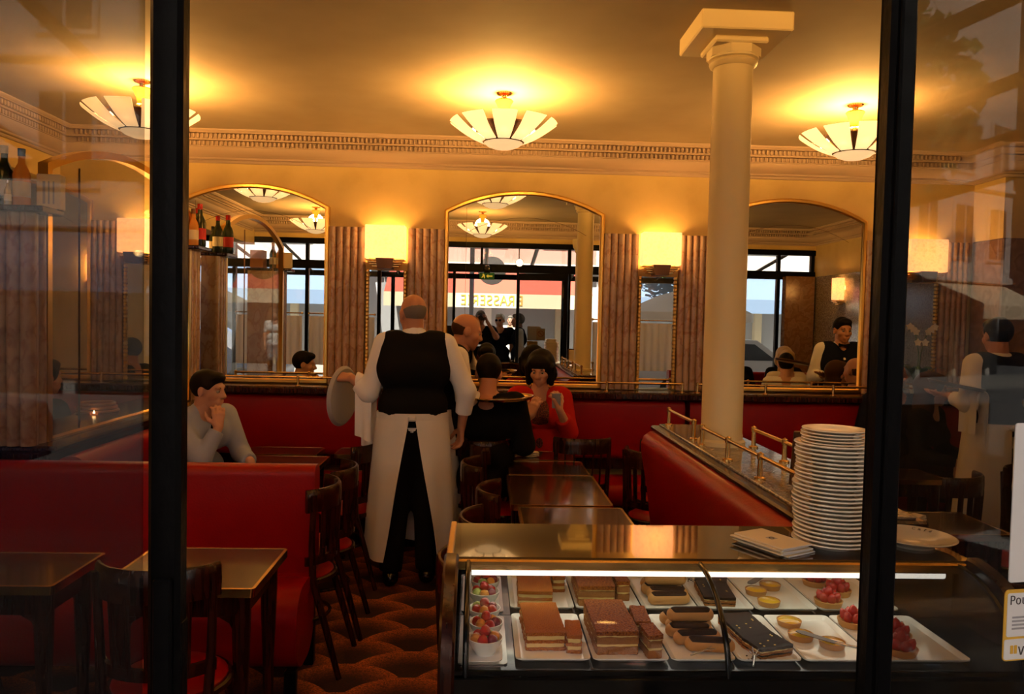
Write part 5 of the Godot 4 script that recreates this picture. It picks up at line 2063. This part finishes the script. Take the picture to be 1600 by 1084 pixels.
	# servers
	var sp := thing("cake_spatula", "dark-bladed spatula resting on the lemon tarts", "utensil", V(.81, H + .024, 1.80), 0.75)
	var s2 := ST()
	extrude(s2, [Vector2(-.008, -.05), Vector2(.008, -.05), Vector2(.011, .03), Vector2(.006, .045), Vector2(-.006, .045), Vector2(-.011, .03)], .0015, Transform3D(Basis(Vector3.RIGHT, -PI / 2), Vector3.ZERO))
	obj("blade", s2, M.bronze, sp)
	s2 = ST()
	tube(s2, [Vector3(0, 0, .05), Vector3(0, .004, .09), Vector3(.01, .006, .13)], [.003, .003, .004], 6)
	obj("handle", s2, M.steel, sp)
	for q in [[.535, 1.75, -.9, "wire cake tongs beside the eclairs"], [.635, 1.715, -.4, "wire cake tongs at the front of the chocolate cake tray"]]:
		var w := thing("wire_tongs", q[3], "utensil", V(q[0], H + .008, q[1]), q[2], "wire tongs")
		for j in 6:
			var st := ST()
			var pts := []
			var a := TAU * j / 6
			for k in 9:
				var u := k / 8.0
				pts.append(Vector3(cos(a) * .013 * sin(u * PI), sin(a) * .009 * sin(u * PI) + .006, -.055 * u))
			tube(st, pts, .0009, 5)
			obj("wire_loop", st, M.steel, w)
		var st := ST()
		tube(st, [Vector3(0, .006, 0), Vector3(0, .008, .06)], .0022, 6)
		obj("handle", st, M.steel, w)
	var cr := thing("cake_crumbs", "dark crumbs scattered on the front of the chocolate cake tray", "crumbs", V(.655, H, 1.735))
	var cs := ST()
	for k in 14:
		cbox(cs, Vector3(sin(k * 1.9) * .03, .001, cos(k * 2.7) * .012), Vector3(.004, .0025, .003), .0008, Basis(Vector3.UP, k))
	stuff(obj("crumb_scatter", cs, M.chocolate, cr))
	stuff(cr)

# ---------------------------------------------------------------- small things
func bottle(label: String, at: Vector3, h: float, m: Material, capm: Material, lab: Material) -> void:
	var t := thing("bottle", label, "bottle", at, 0.0, "bottles on the screen posts")
	var st := ST()
	var r := h * .135
	lathe(st, [Vector2(0, 0), Vector2(r * .95, 0), Vector2(r, h * .03), Vector2(r, h * .55), Vector2(r * .8, h * .64), Vector2(r * .42, h * .74), Vector2(r * .36, h * .92), Vector2(0, h * .92)], 18)
	obj("glass", st, m, t)
	st = ST()
	lathe(st, [Vector2(r * .44, h * .86), Vector2(r * .46, h * .99), Vector2(0, h)], 14)
	obj("cap", st, capm, t)
	st = ST()
	lathe(st, [Vector2(r * 1.015, h * .16), Vector2(r * 1.015, h * .42)], 18)
	obj("paper_label", st, lab, t)

func build_small_things() -> void:
	# plates on the case
	var px := .962
	var pd := 2.06
	var st := ST()
	var prof := [Vector2(0, .006), Vector2(.06, .006), Vector2(.072, .012), Vector2(.098, .0185), Vector2(.101, .0205), Vector2(.0995, .0215), Vector2(.07, .0155), Vector2(.058, .0095), Vector2(0, .0095)]
	lathe(st, [Vector2(0, .0), Vector2(.056, .0), Vector2(.058, .004), Vector2(.074, .011), Vector2(.0985, .0155), Vector2(.1025, .0185), Vector2(.1015, .0215), Vector2(.0975, .0215), Vector2(.072, .0155), Vector2(.058, .0075), Vector2(0, .0075)], 36)
	var pm := done(st)
	for k in 25:
		var o := mesh_obj("dessert_plate", pm, M.porcelain)
		o.position = V(px + sin(k * 1.7) * .0022 + sin(k * .42) * .003, 1.1005 + k * .0109, pd + cos(k * 2.3) * .002)
		tag(o, "cream dessert plate in the tall stack on the pastry case", "plate", "tall stack of plates on the pastry case")
	st = ST()
	lathe(st, [Vector2(0, .0), Vector2(.048, .0), Vector2(.05, .004), Vector2(.064, .009), Vector2(.081, .0125), Vector2(.084, .0145), Vector2(.083, .0165), Vector2(.08, .0165), Vector2(.064, .0125), Vector2(.05, .0065), Vector2(0, .0065)], 32)
	pm = done(st)
	for k in 5:
		var o := mesh_obj("small_plate", pm, M.porcelain)
		o.position = V(px - .004 + sin(k * 2.0) * .002, 1.1005 + 24 * .0109 + .0085 + k * .0085, pd)
		tag(o, "small cream saucer on top of the tall plate stack", "plate", "saucers on top of the plate stack")
	# the single plate with lettering on its rim
	var sp := thing("lettered_plate", "single white plate lettered on its rim beside the plate stack", "plate", V(1.195, 1.1005, 2.075))
	st = ST()
	lathe(st, [Vector2(0, .0), Vector2(.056, .0), Vector2(.058, .006), Vector2(.075, .014), Vector2(.108, .024), Vector2(.112, .027), Vector2(.108, .029), Vector2(.074, .019), Vector2(.058, .011), Vector2(0, .011)], 36)
	obj("dish", st, M.porcelain, sp)
	var letters := "Café"
	for k in letters.length():
		var a := .55 + k * .16
		text_obj(letters[k], .016, .0006, M.print_dark, sp, Transform3D(Basis(Vector3.UP, -a) * Basis(Vector3.RIGHT, -PI / 2 + .28), Vector3(sin(a) * .091, .0255, -cos(a) * .091)), "Droid Serif")
	st = ST()
	cbox(st, Vector3(-.06, .02, -.03), Vector3(.04, .012, .03), .004, Basis(Vector3.UP, .4))
	obj("red_crumb", st, M.strawberry, sp)
	# menus
	for k in 5:
		var m := thing("menu_booklet", ["cream menu booklet at the bottom of the pile by the plates", "cream menu booklet second from the bottom of its pile", "cream menu booklet in the middle of its pile", "cream menu booklet second from the top of its pile", "cream menu booklet on top of its pile with a dark emblem"][k], "menu", V(.80 - k * .002 - .012 * (k % 2), 1.1005 + k * .0048, 2.045), .52 - .05 * (k % 3) , "pile of menus")
		st = ST()
		cbox(st, Vector3(0, .0023, 0), Vector3(.105, .0044, .17), .001)
		obj("cover", st, M.paper, m)
		st = ST()
		cbox(st, Vector3(.003, .0022, .002), Vector3(.1035, .0032, .1695))
		obj("pages", st, M.white_paper, m)
		if k == 4:
			st = ST()
			extrude(st, rpoly(.024, .024, .003), .0003, Transform3D(Basis(Vector3.RIGHT, -PI / 2), Vector3(0, .0045, 0)))
			var em := obj("emblem", st, M.print_grey, m)
			st = ST()
			lathe(st, [Vector2(.004, .0049), Vector2(.008, .005), Vector2(.008, .0049)], 12)
			obj("emblem_ring", st, M.print_dark, em)
	# folded napkins
	for q in [[.335, .741, 5.36, .15, "folded cream napkin on the table before the woman in red"], [2.12, .741, 3.7, .5, "crumpled cream napkin on the table right of the partition"]]:
		var n := thing("napkin", q[4], "napkin", V(q[0], q[1], q[2]), q[3])
		for k in 3:
			st = ST()
			var j := k
			sheet(st, 8, 5, func(u: float, v: float) -> Vector3: return Vector3((u - .5) * .17, .006 + j * .009 + .004 * sin(u * 7.0 + j), (v - .5) * (.07 - j * .006) + .004 * sin(u * 5.0)), .006)
			obj("fold", st, M.paper, n)
	# bottles and boxes on the screen posts
	bottle("green mineral water bottle with a white label on the near screen post", V(-2.29, 2.18, 3.86), .29, M.bottle_green, M.white_paper, M.white_paper)
	bottle("brown bottle with a dark blue cap on the near screen post", V(-2.215, 2.18, 3.87), .28, M.amber_glass, M.car_blue, M.paper)
	bottle("short clear bottle with a silver label on the near screen post", V(-2.245, 2.18, 3.81), .12, M.tin, M.steel, M.white_paper)
	bottle("dark green wine bottle with a red capsule on the far screen post", V(-2.11, 2.18, 5.96), .32, M.bottle_dark, M.strawberry, M.print_red)
	bottle("slim dark wine bottle with a red capsule on the far screen post", V(-2.16, 2.18, 6.06), .3, M.bottle_dark, M.strawberry, M.paper)
	bottle("small dark bottle between the wine bottles", V(-2.22, 2.18, 6.0), .22, M.bottle_dark, M.black_gloss, M.paper)
	bottle("tawny bottle with a gold label at the edge of the far screen post", V(-2.13, 2.18, 5.88), .27, M.amber_glass, M.bronze, M.paper)
	var bx := thing("wine_carton", "upright printed carton behind the bottles on the near screen post", "box", V(-2.12, 2.18, 3.95), .1)
	st = ST()
	cbox(st, Vector3(0, .085, 0), Vector3(.11, .17, .06), .003)
	obj("carton", st, M.paper, bx)
	for k in 3:
		st = ST()
		cbox(st, Vector3(-.02 + k * .022, .08, .0305), Vector3(.008 if k else .012, .11, .001))
		obj("print_line", st, M.print_grey, bx)
	var b2 := thing("brown_carton", "brown cardboard carton at the left edge behind the bottles", "box", V(-2.43, 2.18, 3.93), .1)
	st = ST()
	cbox(st, Vector3(0, .095, 0), Vector3(.14, .19, .12), .003)
	obj("carton", st, M.wicker, b2)
	st = ST()
	cbox(st, Vector3(.01, .13, .0605), Vector3(.11, .02, .001))
	obj("red_band", st, M.print_red, b2)
	# basket with a tea light beyond the glazed screen
	var st2 := thing("side_stand", "dark wooden stand beyond the glazed screen", "stand", V(-2.5, 0, 5.15))
	st = ST()
	cbox(st, Vector3(0, .44, 0), Vector3(.36, .88, .3), .01)
	cbox(st, Vector3(0, .89, 0), Vector3(.4, .02, .34), .006)
	obj("cabinet", st, M.mahogany, st2)
	var bk := thing("wicker_basket", "round wicker basket with a glowing tea light beyond the screen", "basket", V(-2.47, .9, 5.15))
	for k in 9:
		st = ST()
		var ring := []
		for j in 25:
			var a := TAU * j / 24
			var r := .10 + .03 * sin(k / 8.0 * PI)
			ring.append(Vector3(sin(a) * r, .012 + k * .022 + .003 * sin(a * 12.0 + k * PI), cos(a) * r))
		tube(st, ring, .009, 5, false)
		obj("weave_ring", st, M.wicker, bk)
	var tl := thing("tea_light", "small burning tea light in the wicker basket", "candle", V(-2.43, 1.03, 5.02))
	st = ST()
	lathe(st, [Vector2(0, 0), Vector2(.02, 0), Vector2(.024, .03), Vector2(.022, .03), Vector2(.018, .004), Vector2(0, .004)], 14, Transform3D(Basis.IDENTITY, Vector3(0, -.02, 0)))
	obj("glass_cup", st, M.amber_glass, tl)
	st = ST()
	lathe(st, [Vector2(0, 0), Vector2(.007, .008), Vector2(.004, .02), Vector2(0, .03)], 10)
	obj("flame", st, M.bulb_glow, tl)
	omni(Vector3(0, .012, .0), .006, .01, WARM, tl)
	# orchid on the back ledge
	var orc := thing("potted_orchid", "white potted orchid on the back ledge under the sconce", "plant", V(3.5, 1.137, 6.1))
	st = ST()
	lathe(st, [Vector2(0, 0), Vector2(.045, 0), Vector2(.058, .09), Vector2(.052, .09), Vector2(.045, .07), Vector2(0, .07)], 18)
	obj("pot", st, M.white_porcelain, orc)
	for k in 7:
		var a := TAU * k / 7
		st = ST()
		var L0 := (.17 + .03 * (k % 3)) * (.6 if cos(a) < -.2 else 1.0)
		sheet(st, 4, 8, func(u: float, v: float) -> Vector3:
			var w := .03 * sin(PI * clampf(v * .95 + .03, 0, 1))
			var p := Vector3((u - .5) * 2 * w, .08 + .16 * sin(v * 2.0), v * L0)
			return Basis(Vector3.UP, a) * p, .002)
		obj("leaf", st, M.leaf_green, orc)
	for s: float in [-1.0, 1.0]:
		st = ST()
		var stem := [Vector3(0, .08, 0), Vector3(s * .01, .35, .02), Vector3(s * .05, .52, .03), Vector3(s * .1, .56, .03)]
		tube(st, stem, .004, 6)
		obj("stem", st, M.leaf_green, orc)
		for k in 4:
			st = ST()
			var c: Vector3 = [stem[1].lerp(stem[2], .5), stem[2], stem[2].lerp(stem[3], .5), stem[3]][k]
			for j in 5:
				var B := Basis(Vector3.BACK, TAU * j / 5)
				sheet(st, 3, 3, func(u: float, v: float) -> Vector3: return c + B * Vector3((u - .5) * .034 * sin(PI * clampf(v + .15, 0, 1)), v * .034, .012 + .006 * v), .001)
			obj("blossom", st, M.petal_white, orc)
	# framed menu card on the partition seen in the mirror
	var fm := thing("framed_menu_card", "small dark framed card standing on the partition ledge", "frame", V(1.2, 1.112, 2.72), 0.0)
	st = ST()
	cbox(st, Vector3(0, .11, 0), Vector3(.17, .2, .012), .003, Basis(Vector3.RIGHT, .15))
	obj("frame", st, M.bronze, fm)
	st = ST()
	cbox(st, Vector3(0, .112, -.006), Vector3(.14, .165, .006), .001, Basis(Vector3.RIGHT, .15))
	obj("card", st, M.paper, fm)

func tray_disc(called: String, label: String, at: Vector3, B: Basis, r: float, m: Material) -> void:
	var t := thing(called, label, "tray", at)
	t.basis = B
	var st := ST()
	lathe(st, [Vector2(0, -.004), Vector2(r * .92, -.004), Vector2(r, .012), Vector2(r, .017), Vector2(r * .97, .016), Vector2(r * .9, .002), Vector2(0, .002)], 40)
	obj("disc", st, m, t)

func towel(label: String, p: Vector3, along: Vector3, w: float, front: float, back: float, r: float) -> void:
	# cloth hanging on both sides of a forearm; along: direction of the arm
	var t := thing("waiter_towel", label, "towel", p)
	var a := along.normalized()
	var s := a.cross(Vector3.UP).normalized()
	var st := ST()
	sheet(st, 10, 30, func(u: float, v: float) -> Vector3:
		var len := front + back + PI * r
		var d := v * len
		var q: Vector3
		if d < front:
			q = s * r + Vector3(0, -(front - d), 0)
		elif d < front + PI * r:
			var g := (d - front) / r
			q = s * r * cos(g) + Vector3(0, r * sin(g), 0)
		else:
			q = -s * r + Vector3(0, -(d - front - PI * r), 0)
		var below := clampf(-q.y / .3, 0.0, 1.0)
		return q + a * (u - .5) * w * (1.0 - .12 * below) + s * .010 * sin(u * 9.0 + v * 2.0) * below, .004)
	obj("cloth", st, M.white_cloth, t)

func build_people() -> void:
	# the bald waiter in the middle, back to the camera
	var J := bones()
	J.head = Vector3(.01, 1.66, .03); J.neck = Vector3(0, 1.535, -.005)
	J.hb = Basis(Vector3.UP, .35) * Basis(Vector3.RIGHT, .12)
	J.sl = Vector3(.175, 1.475, .0); J.sr = Vector3(-.19, 1.475, 0)
	J.el = Vector3(.268, 1.175, -.01); J.wl = Vector3(.375, 1.26, .03)
	J.er = Vector3(-.325, 1.19, -.02); J.wr = Vector3(-.30, .965, .04)
	J.hand_l = [Vector3(.8, .05, .45), Vector3(-.2, -.75, .5), .8]
	J.hand_r = [Vector3(.06, -1, .12), Vector3(.8, 0, -.3), .55]
	J.al = Vector3(.12, .085, -.02); J.ar = Vector3(-.1, .085, .03)
	var waiter := {"scale": 1.03, "skin": M.skin, "hair": "bald", "hair_mat": M.hair_grey, "top": M.white_cloth, "sleeve": 1.62, "loose": .018, "collar": true, "vest": M.black_cloth, "trousers": M.black_cloth, "apron": M.apron_cloth, "hem": .2, "apron_open": .62, "glasses": "clear", "heavy": 1.15, "slim": 1.1, "trouser_ease": .034}
	person("bald waiter with his back to the camera in black waistcoat and long white apron", V(-.415, 0, 4.93), PI + .06, J, waiter)
	tray_disc("serving_tray", "round grey serving tray held on edge by the bald waiter", V(-.868, 1.17, 5.06), Basis(Vector3.UP, -.33) * Basis(Vector3.BACK, PI / 2 - .05), .195, M.silver_grey)
	towel("long white towel hanging from the bald waiter's forearm", V(-.71, 1.265, 4.93), Vector3(-.9, .4, -.2), .12, .42, .34, .05)
	# the second waiter, stooping to the right with a tray
	J = bones()
	J.chest = Vector3(0, 1.30, .06); J.neck = Vector3(0, 1.45, .12); J.head = Vector3(0, 1.565, .2); J.hb = Basis(Vector3.RIGHT, .25)
	J.sl = Vector3(.18, 1.40, .1); J.sr = Vector3(-.18, 1.40, .1)
	J.el = Vector3(.22, 1.13, .14); J.wl = Vector3(.12, 1.10, .38)
	J.er = Vector3(-.24, 1.14, .14); J.wr = Vector3(-.12, 1.12, .40)
	J.hand_r = [Vector3(.1, .1, 1), Vector3(0, 1, -.1), .15]
	J.hand_l = [Vector3(0, .0, 1), Vector3(0, 1, 0), .2]
	var w2: Dictionary = waiter.duplicate()
	w2.merge({"hair_mat": M.hair_brown, "scale": 1.02, "slim": 1.0, "apron_open": .3, "sleeve": 1.35, "lod": 1}, true)
	w2.erase("glasses")
	person("second waiter stooping behind the bald one and holding out a tray", V(-.29, 0, 5.32), PI / 2 + .25, J, w2)
	tray_disc("serving_tray", "large oval-looking brass tray held out by the stooping waiter", V(.16, 1.17, 5.08), Basis(Vector3.BACK, .05), .2, M.brass)
	# the waiter on the right
	J = bones()
	J.hb = Basis(Vector3.UP, -.15) * Basis(Vector3.RIGHT, .1)
	J.el = Vector3(.245, 1.19, -.03); J.wl = Vector3(.2, 1.22, .2)
	J.hand_l = [Vector3(.5, .1, .8), Vector3(0, 1, 0), .2]
	J.er = Vector3(-.27, 1.18, -.04); J.wr = Vector3(-.2, 1.02, .1)
	person("dark-haired waiter on the right with his back turned, holding a tray and a towel", V(3.50, 0, 5.13), PI + .12, J, {"skin": M.skin, "hair": "short", "hair_mat": M.hair_dark, "top": M.white_cloth, "sleeve": 1.7, "loose": .02, "collar": true, "vest": M.navy_cloth, "trousers": M.black_cloth, "apron": M.apron_cloth, "hem": .3, "bow_tie": true, "lod": 1})
	tray_disc("serving_tray", "dark round tray balanced by the waiter on the right", V(3.10, 1.315, 4.95), Basis(Vector3.BACK, -.17) * Basis(Vector3.RIGHT, .04), .17, M.bronze)
	towel("white towel over the arm of the waiter on the right", V(3.285, 1.24, 5.04), Vector3(-.2, .05, -1), .14, .33, .24, .05)
	# the man with his hand at his mouth
	J = bones(true)
	J.chest = Vector3(0, .93, .05); J.neck = Vector3(0, 1.075, .06); J.head = Vector3(0, 1.205, .12); J.hb = Basis(Vector3.UP, .45) * Basis(Vector3.RIGHT, .1)
	J.sl = Vector3(.18, 1.03, .05); J.sr = Vector3(-.18, 1.03, .05)
	J.er = Vector3(-.14, .79, .24); J.wr = Vector3(-.03, .985, .26)
	J.hand_r = [Vector3(.10, 1.0, -.12), Vector3(.4, .1, -.8), .62]
	J.el = Vector3(.2, .79, .18); J.wl = Vector3(.1, .775, .4)
	person("dark-haired man in a grey shirt resting his chin on his hand", V(-1.79, 0, 5.02), PI / 2 - .62, J, {"scale": 1.0, "skin": M.skin_light, "hair": "short", "hair_mat": M.hair_dark, "top": M.grey_shirt, "sleeve": 1.9, "loose": .018, "collar": true, "trousers": M.navy_cloth})
	var tie := thing("spotted_tie", "dark spotted tie hanging from the man's collar", "tie", V(-1.655, .0, 4.905), PI / 2 - .62)
	var st := ST()
	extrude(st, [Vector2(-.014, 1.05), Vector2(.014, 1.05), Vector2(.012, 1.02), Vector2(.026, .83), Vector2(0, .79), Vector2(-.026, .83), Vector2(-.012, 1.02)], .008, Transform3D(Basis(Vector3.RIGHT, .04), Vector3(0, 0, -.03)))
	obj("cloth", st, M.black_cloth, tie)
	for k in 8:
		st = ST()
		lathe(st, [Vector2(0, .001), Vector2(.003, 0)], 8, Transform3D(Basis(Vector3.RIGHT, PI / 2), Vector3(.01 * (k % 2) - .005, .85 + k * .02, .022)))
		obj("dot", st, M.white_cloth, tie)
	# the woman in red with a telephone
	J = bones(true)
	J.head = Vector3(.0, 1.255, .04); J.hb = Basis(Vector3.UP, -.28) * Basis(Vector3.RIGHT, .28)
	J.el = Vector3(.22, .80, .1); J.wl = Vector3(.13, .98, .22)
	J.er = Vector3(-.23, .80, .1); J.wr = Vector3(-.07, .93, .2)
	J.hand_l = [Vector3(-.25, .95, .1), Vector3(-.5, .2, -.8), .75]
	J.hand_r = [Vector3(.25, .9, .05), Vector3(.5, 0, -.8), .6]
	person("black-haired woman in a red jacket looking down at her telephone", V(.455, .06, 5.86), 0.0, J, {"scale": 1.0, "skin": M.skin_light, "hair": "bob", "hair_mat": M.hair_dark, "top": M.scarf_print, "top_name": "blouse", "collar": true, "sleeve": 1.2, "jacket": M.red_wool, "jacket_sleeve": 1.55, "trousers": M.black_cloth, "slim": .92, "bust": .05})
	var ph := thing("smartphone", "pale telephone held up by the woman in red", "telephone", V(.56, 1.105, 5.62), 0.0)
	ph.basis = Basis(Vector3.UP, -.2) * Basis(Vector3.RIGHT, .35)
	st = ST()
	cbox(st, Vector3.ZERO, Vector3(.064, .12, .009), .003)
	obj("case", st, M.silver_grey, ph)
	st = ST()
	cbox(st, Vector3(0, 0, -.005), Vector3(.058, .108, .001))
	obj("display", st, M.black_gloss, ph)
	# the dark-haired diner seen from behind
	J = bones(true)
	J.head = Vector3(0, 1.23, .06); J.hb = Basis(Vector3.RIGHT, .3) * Basis(Vector3.UP, .1)
	person("dark-haired diner in black seen from behind under the brass tray", V(.055, .04, 5.18), PI - .1, J, {"scale": 1.04, "skin": M.skin, "hair": "short", "hair_mat": M.hair_dark, "top": M.black_cloth, "sleeve": 1.85, "loose": .03, "trousers": M.black_cloth, "glasses": "clear", "lod": 1})
	# the seated woman in black and the man behind her
	J = bones(true)
	J.hb = Basis(Vector3.UP, .7)
	person("smiling woman in black seated beside the waiter on the right", V(3.27, .0, 5.56), .7, J, {"skin": M.skin_light, "hair": "long", "hair_mat": M.hair_brown, "top": M.black_cloth, "sleeve": 1.95, "trousers": M.black_cloth, "bust": .05, "slim": .92, "lod": 1})
	J = bones(true)
	person("grey-haired man seated behind the woman in black", V(3.25, .06, 5.98), -.3, J, {"skin": M.skin, "hair": "bald", "hair_mat": M.hair_brown, "top": M.navy_cloth, "sleeve": 1.9, "trousers": M.black_cloth, "lod": 2})
	# guests beyond the screen
	J = bones(true)
	J.er = Vector3(-.26, .8, .1)
	person("bare-armed woman in black beyond the glazed screen", V(-2.86, .0, 5.2), PI - .5, J, {"skin": M.skin_light, "hair": "long", "hair_mat": M.hair_dark, "top": M.black_cloth, "sleeve": .3, "trousers": M.black_cloth, "slim": .92, "lod": 1})
	J = bones(true)
	person("black-haired man in dark clothes mirrored behind the glazed screen", V(-3.35, .06, 4.9), -PI / 2 + .3, J, {"skin": M.skin, "hair": "short", "hair_mat": M.hair_dark, "top": M.black_cloth, "sleeve": 1.9, "trousers": M.black_cloth, "lod": 2})
	# guests near the revolving door, seen in the right-hand mirror
	for g in [[3.28, 4.34, .3, "guest in a white shirt mirrored right of the cream column", "short", M.hair_dark, M.white_cloth], [3.62, 3.5, PI, "blond guest in a cream top mirrored beside the waiter's tray", "long", M.hair_blond, M.apron_cloth], [3.3, 2.58, PI, "brown-haired guest on the banquette near the revolving door", "long", M.hair_brown, M.navy_cloth], [3.95, 2.58, PI, "fair-haired guest on the banquette near the revolving door", "bob", M.hair_blond, M.black_cloth], [4.6, 2.6, PI + .2, "dark-haired guest on the banquette beside the side wall", "bob", M.hair_dark, M.black_cloth]]:
		person(g[3], V(g[0], .02, g[1]), g[2], bones(true), {"skin": M.skin_light, "hair": g[4], "hair_mat": g[5], "top": g[6], "sleeve": 1.9, "trousers": M.navy_cloth, "lod": 2})
	# outside: the photographer behind the lens, and passers-by in the doorway
	J = bones()
	J.head = Vector3(.0, 1.68, .0); J.neck = Vector3(0, 1.54, -.03); J.chest = Vector3(0, 1.36, -.03)
	J.sl = Vector3(.19, 1.48, -.02); J.sr = Vector3(-.19, 1.48, -.02)
	J.el = Vector3(.2, 1.36, .2); J.wl = Vector3(.075, 1.60, .19)
	J.er = Vector3(-.26, 1.38, .16); J.wr = Vector3(-.105, 1.63, .17)
	J.hand_l = [Vector3(-.35, .5, .25), Vector3(-.3, .6, 0), .8]
	J.hand_r = [Vector3(.15, .6, .35), Vector3(.8, 0, 0), .9]
	person("photographer in a black T-shirt raising a camera, mirrored in the doorway", V(0.0, 0, -.33), PI, J, {"skin": M.skin, "hair": "short", "hair_mat": M.hair_grey, "top": M.black_cloth, "top_name": "t_shirt", "sleeve": .6, "loose": .03, "trousers": M.navy_cloth, "lod": 1})
	var ca := thing("photo_camera", "black photographic camera held at the photographer's eye", "camera", V(0, 1.69, -.17))
	st = ST()
	cbox(st, Vector3(0, 0, 0), Vector3(.13, .09, .06), .012)
	cbox(st, Vector3(0, .055, 0), Vector3(.05, .03, .05), .01)
	obj("camera_body", st, M.black_gloss, ca)
	st = ST()
	lathe(st, [Vector2(.03, 0), Vector2(.035, .01), Vector2(.035, .08), Vector2(.031, .085), Vector2(.028, .07), Vector2(0, .06)], 24, Transform3D(Basis(Vector3.RIGHT, -PI / 2), Vector3(0, 0, -.03)))
	obj("lens_barrel", st, M.black_gloss, ca)
	J = bones()
	J.hb = Basis(Vector3.UP, .3)
	person("white-haired man in dark glasses waiting behind the photographer", V(.33, 0, -.9), PI, J, {"skin": M.skin_light, "hair": "short", "hair_mat": M.hair_white, "top": M.navy_cloth, "sleeve": .7, "loose": .03, "trousers": M.black_cloth, "glasses": "dark", "lod": 1})
	person("grey-haired waiter in a white shirt and dark waistcoat on the terrace", V(.66, 0, -.75), -PI / 2, bones(), {"skin": M.skin, "hair": "short", "hair_mat": M.hair_grey, "top": M.white_cloth, "sleeve": 1.9, "collar": true, "vest": M.navy_cloth, "trousers": M.black_cloth, "lod": 1})
	for g in [[-.45, -7.4, "passer-by in white crossing the street left of the sign pole", M.white_cloth], [.75, -7.0, "passer-by in white crossing the street right of the photographer", M.white_cloth], [-3.6, -1.0, "standing woman in dark clothes on the terrace by the left windows", M.black_cloth]]:
		person(g[2], V(g[0], -.02, g[1]), PI + g[0] * .3, bones(), {"skin": M.skin_light, "hair": "short", "hair_mat": M.hair_grey, "top": g[3], "sleeve": .8, "trousers": M.silver_grey, "lod": 2})
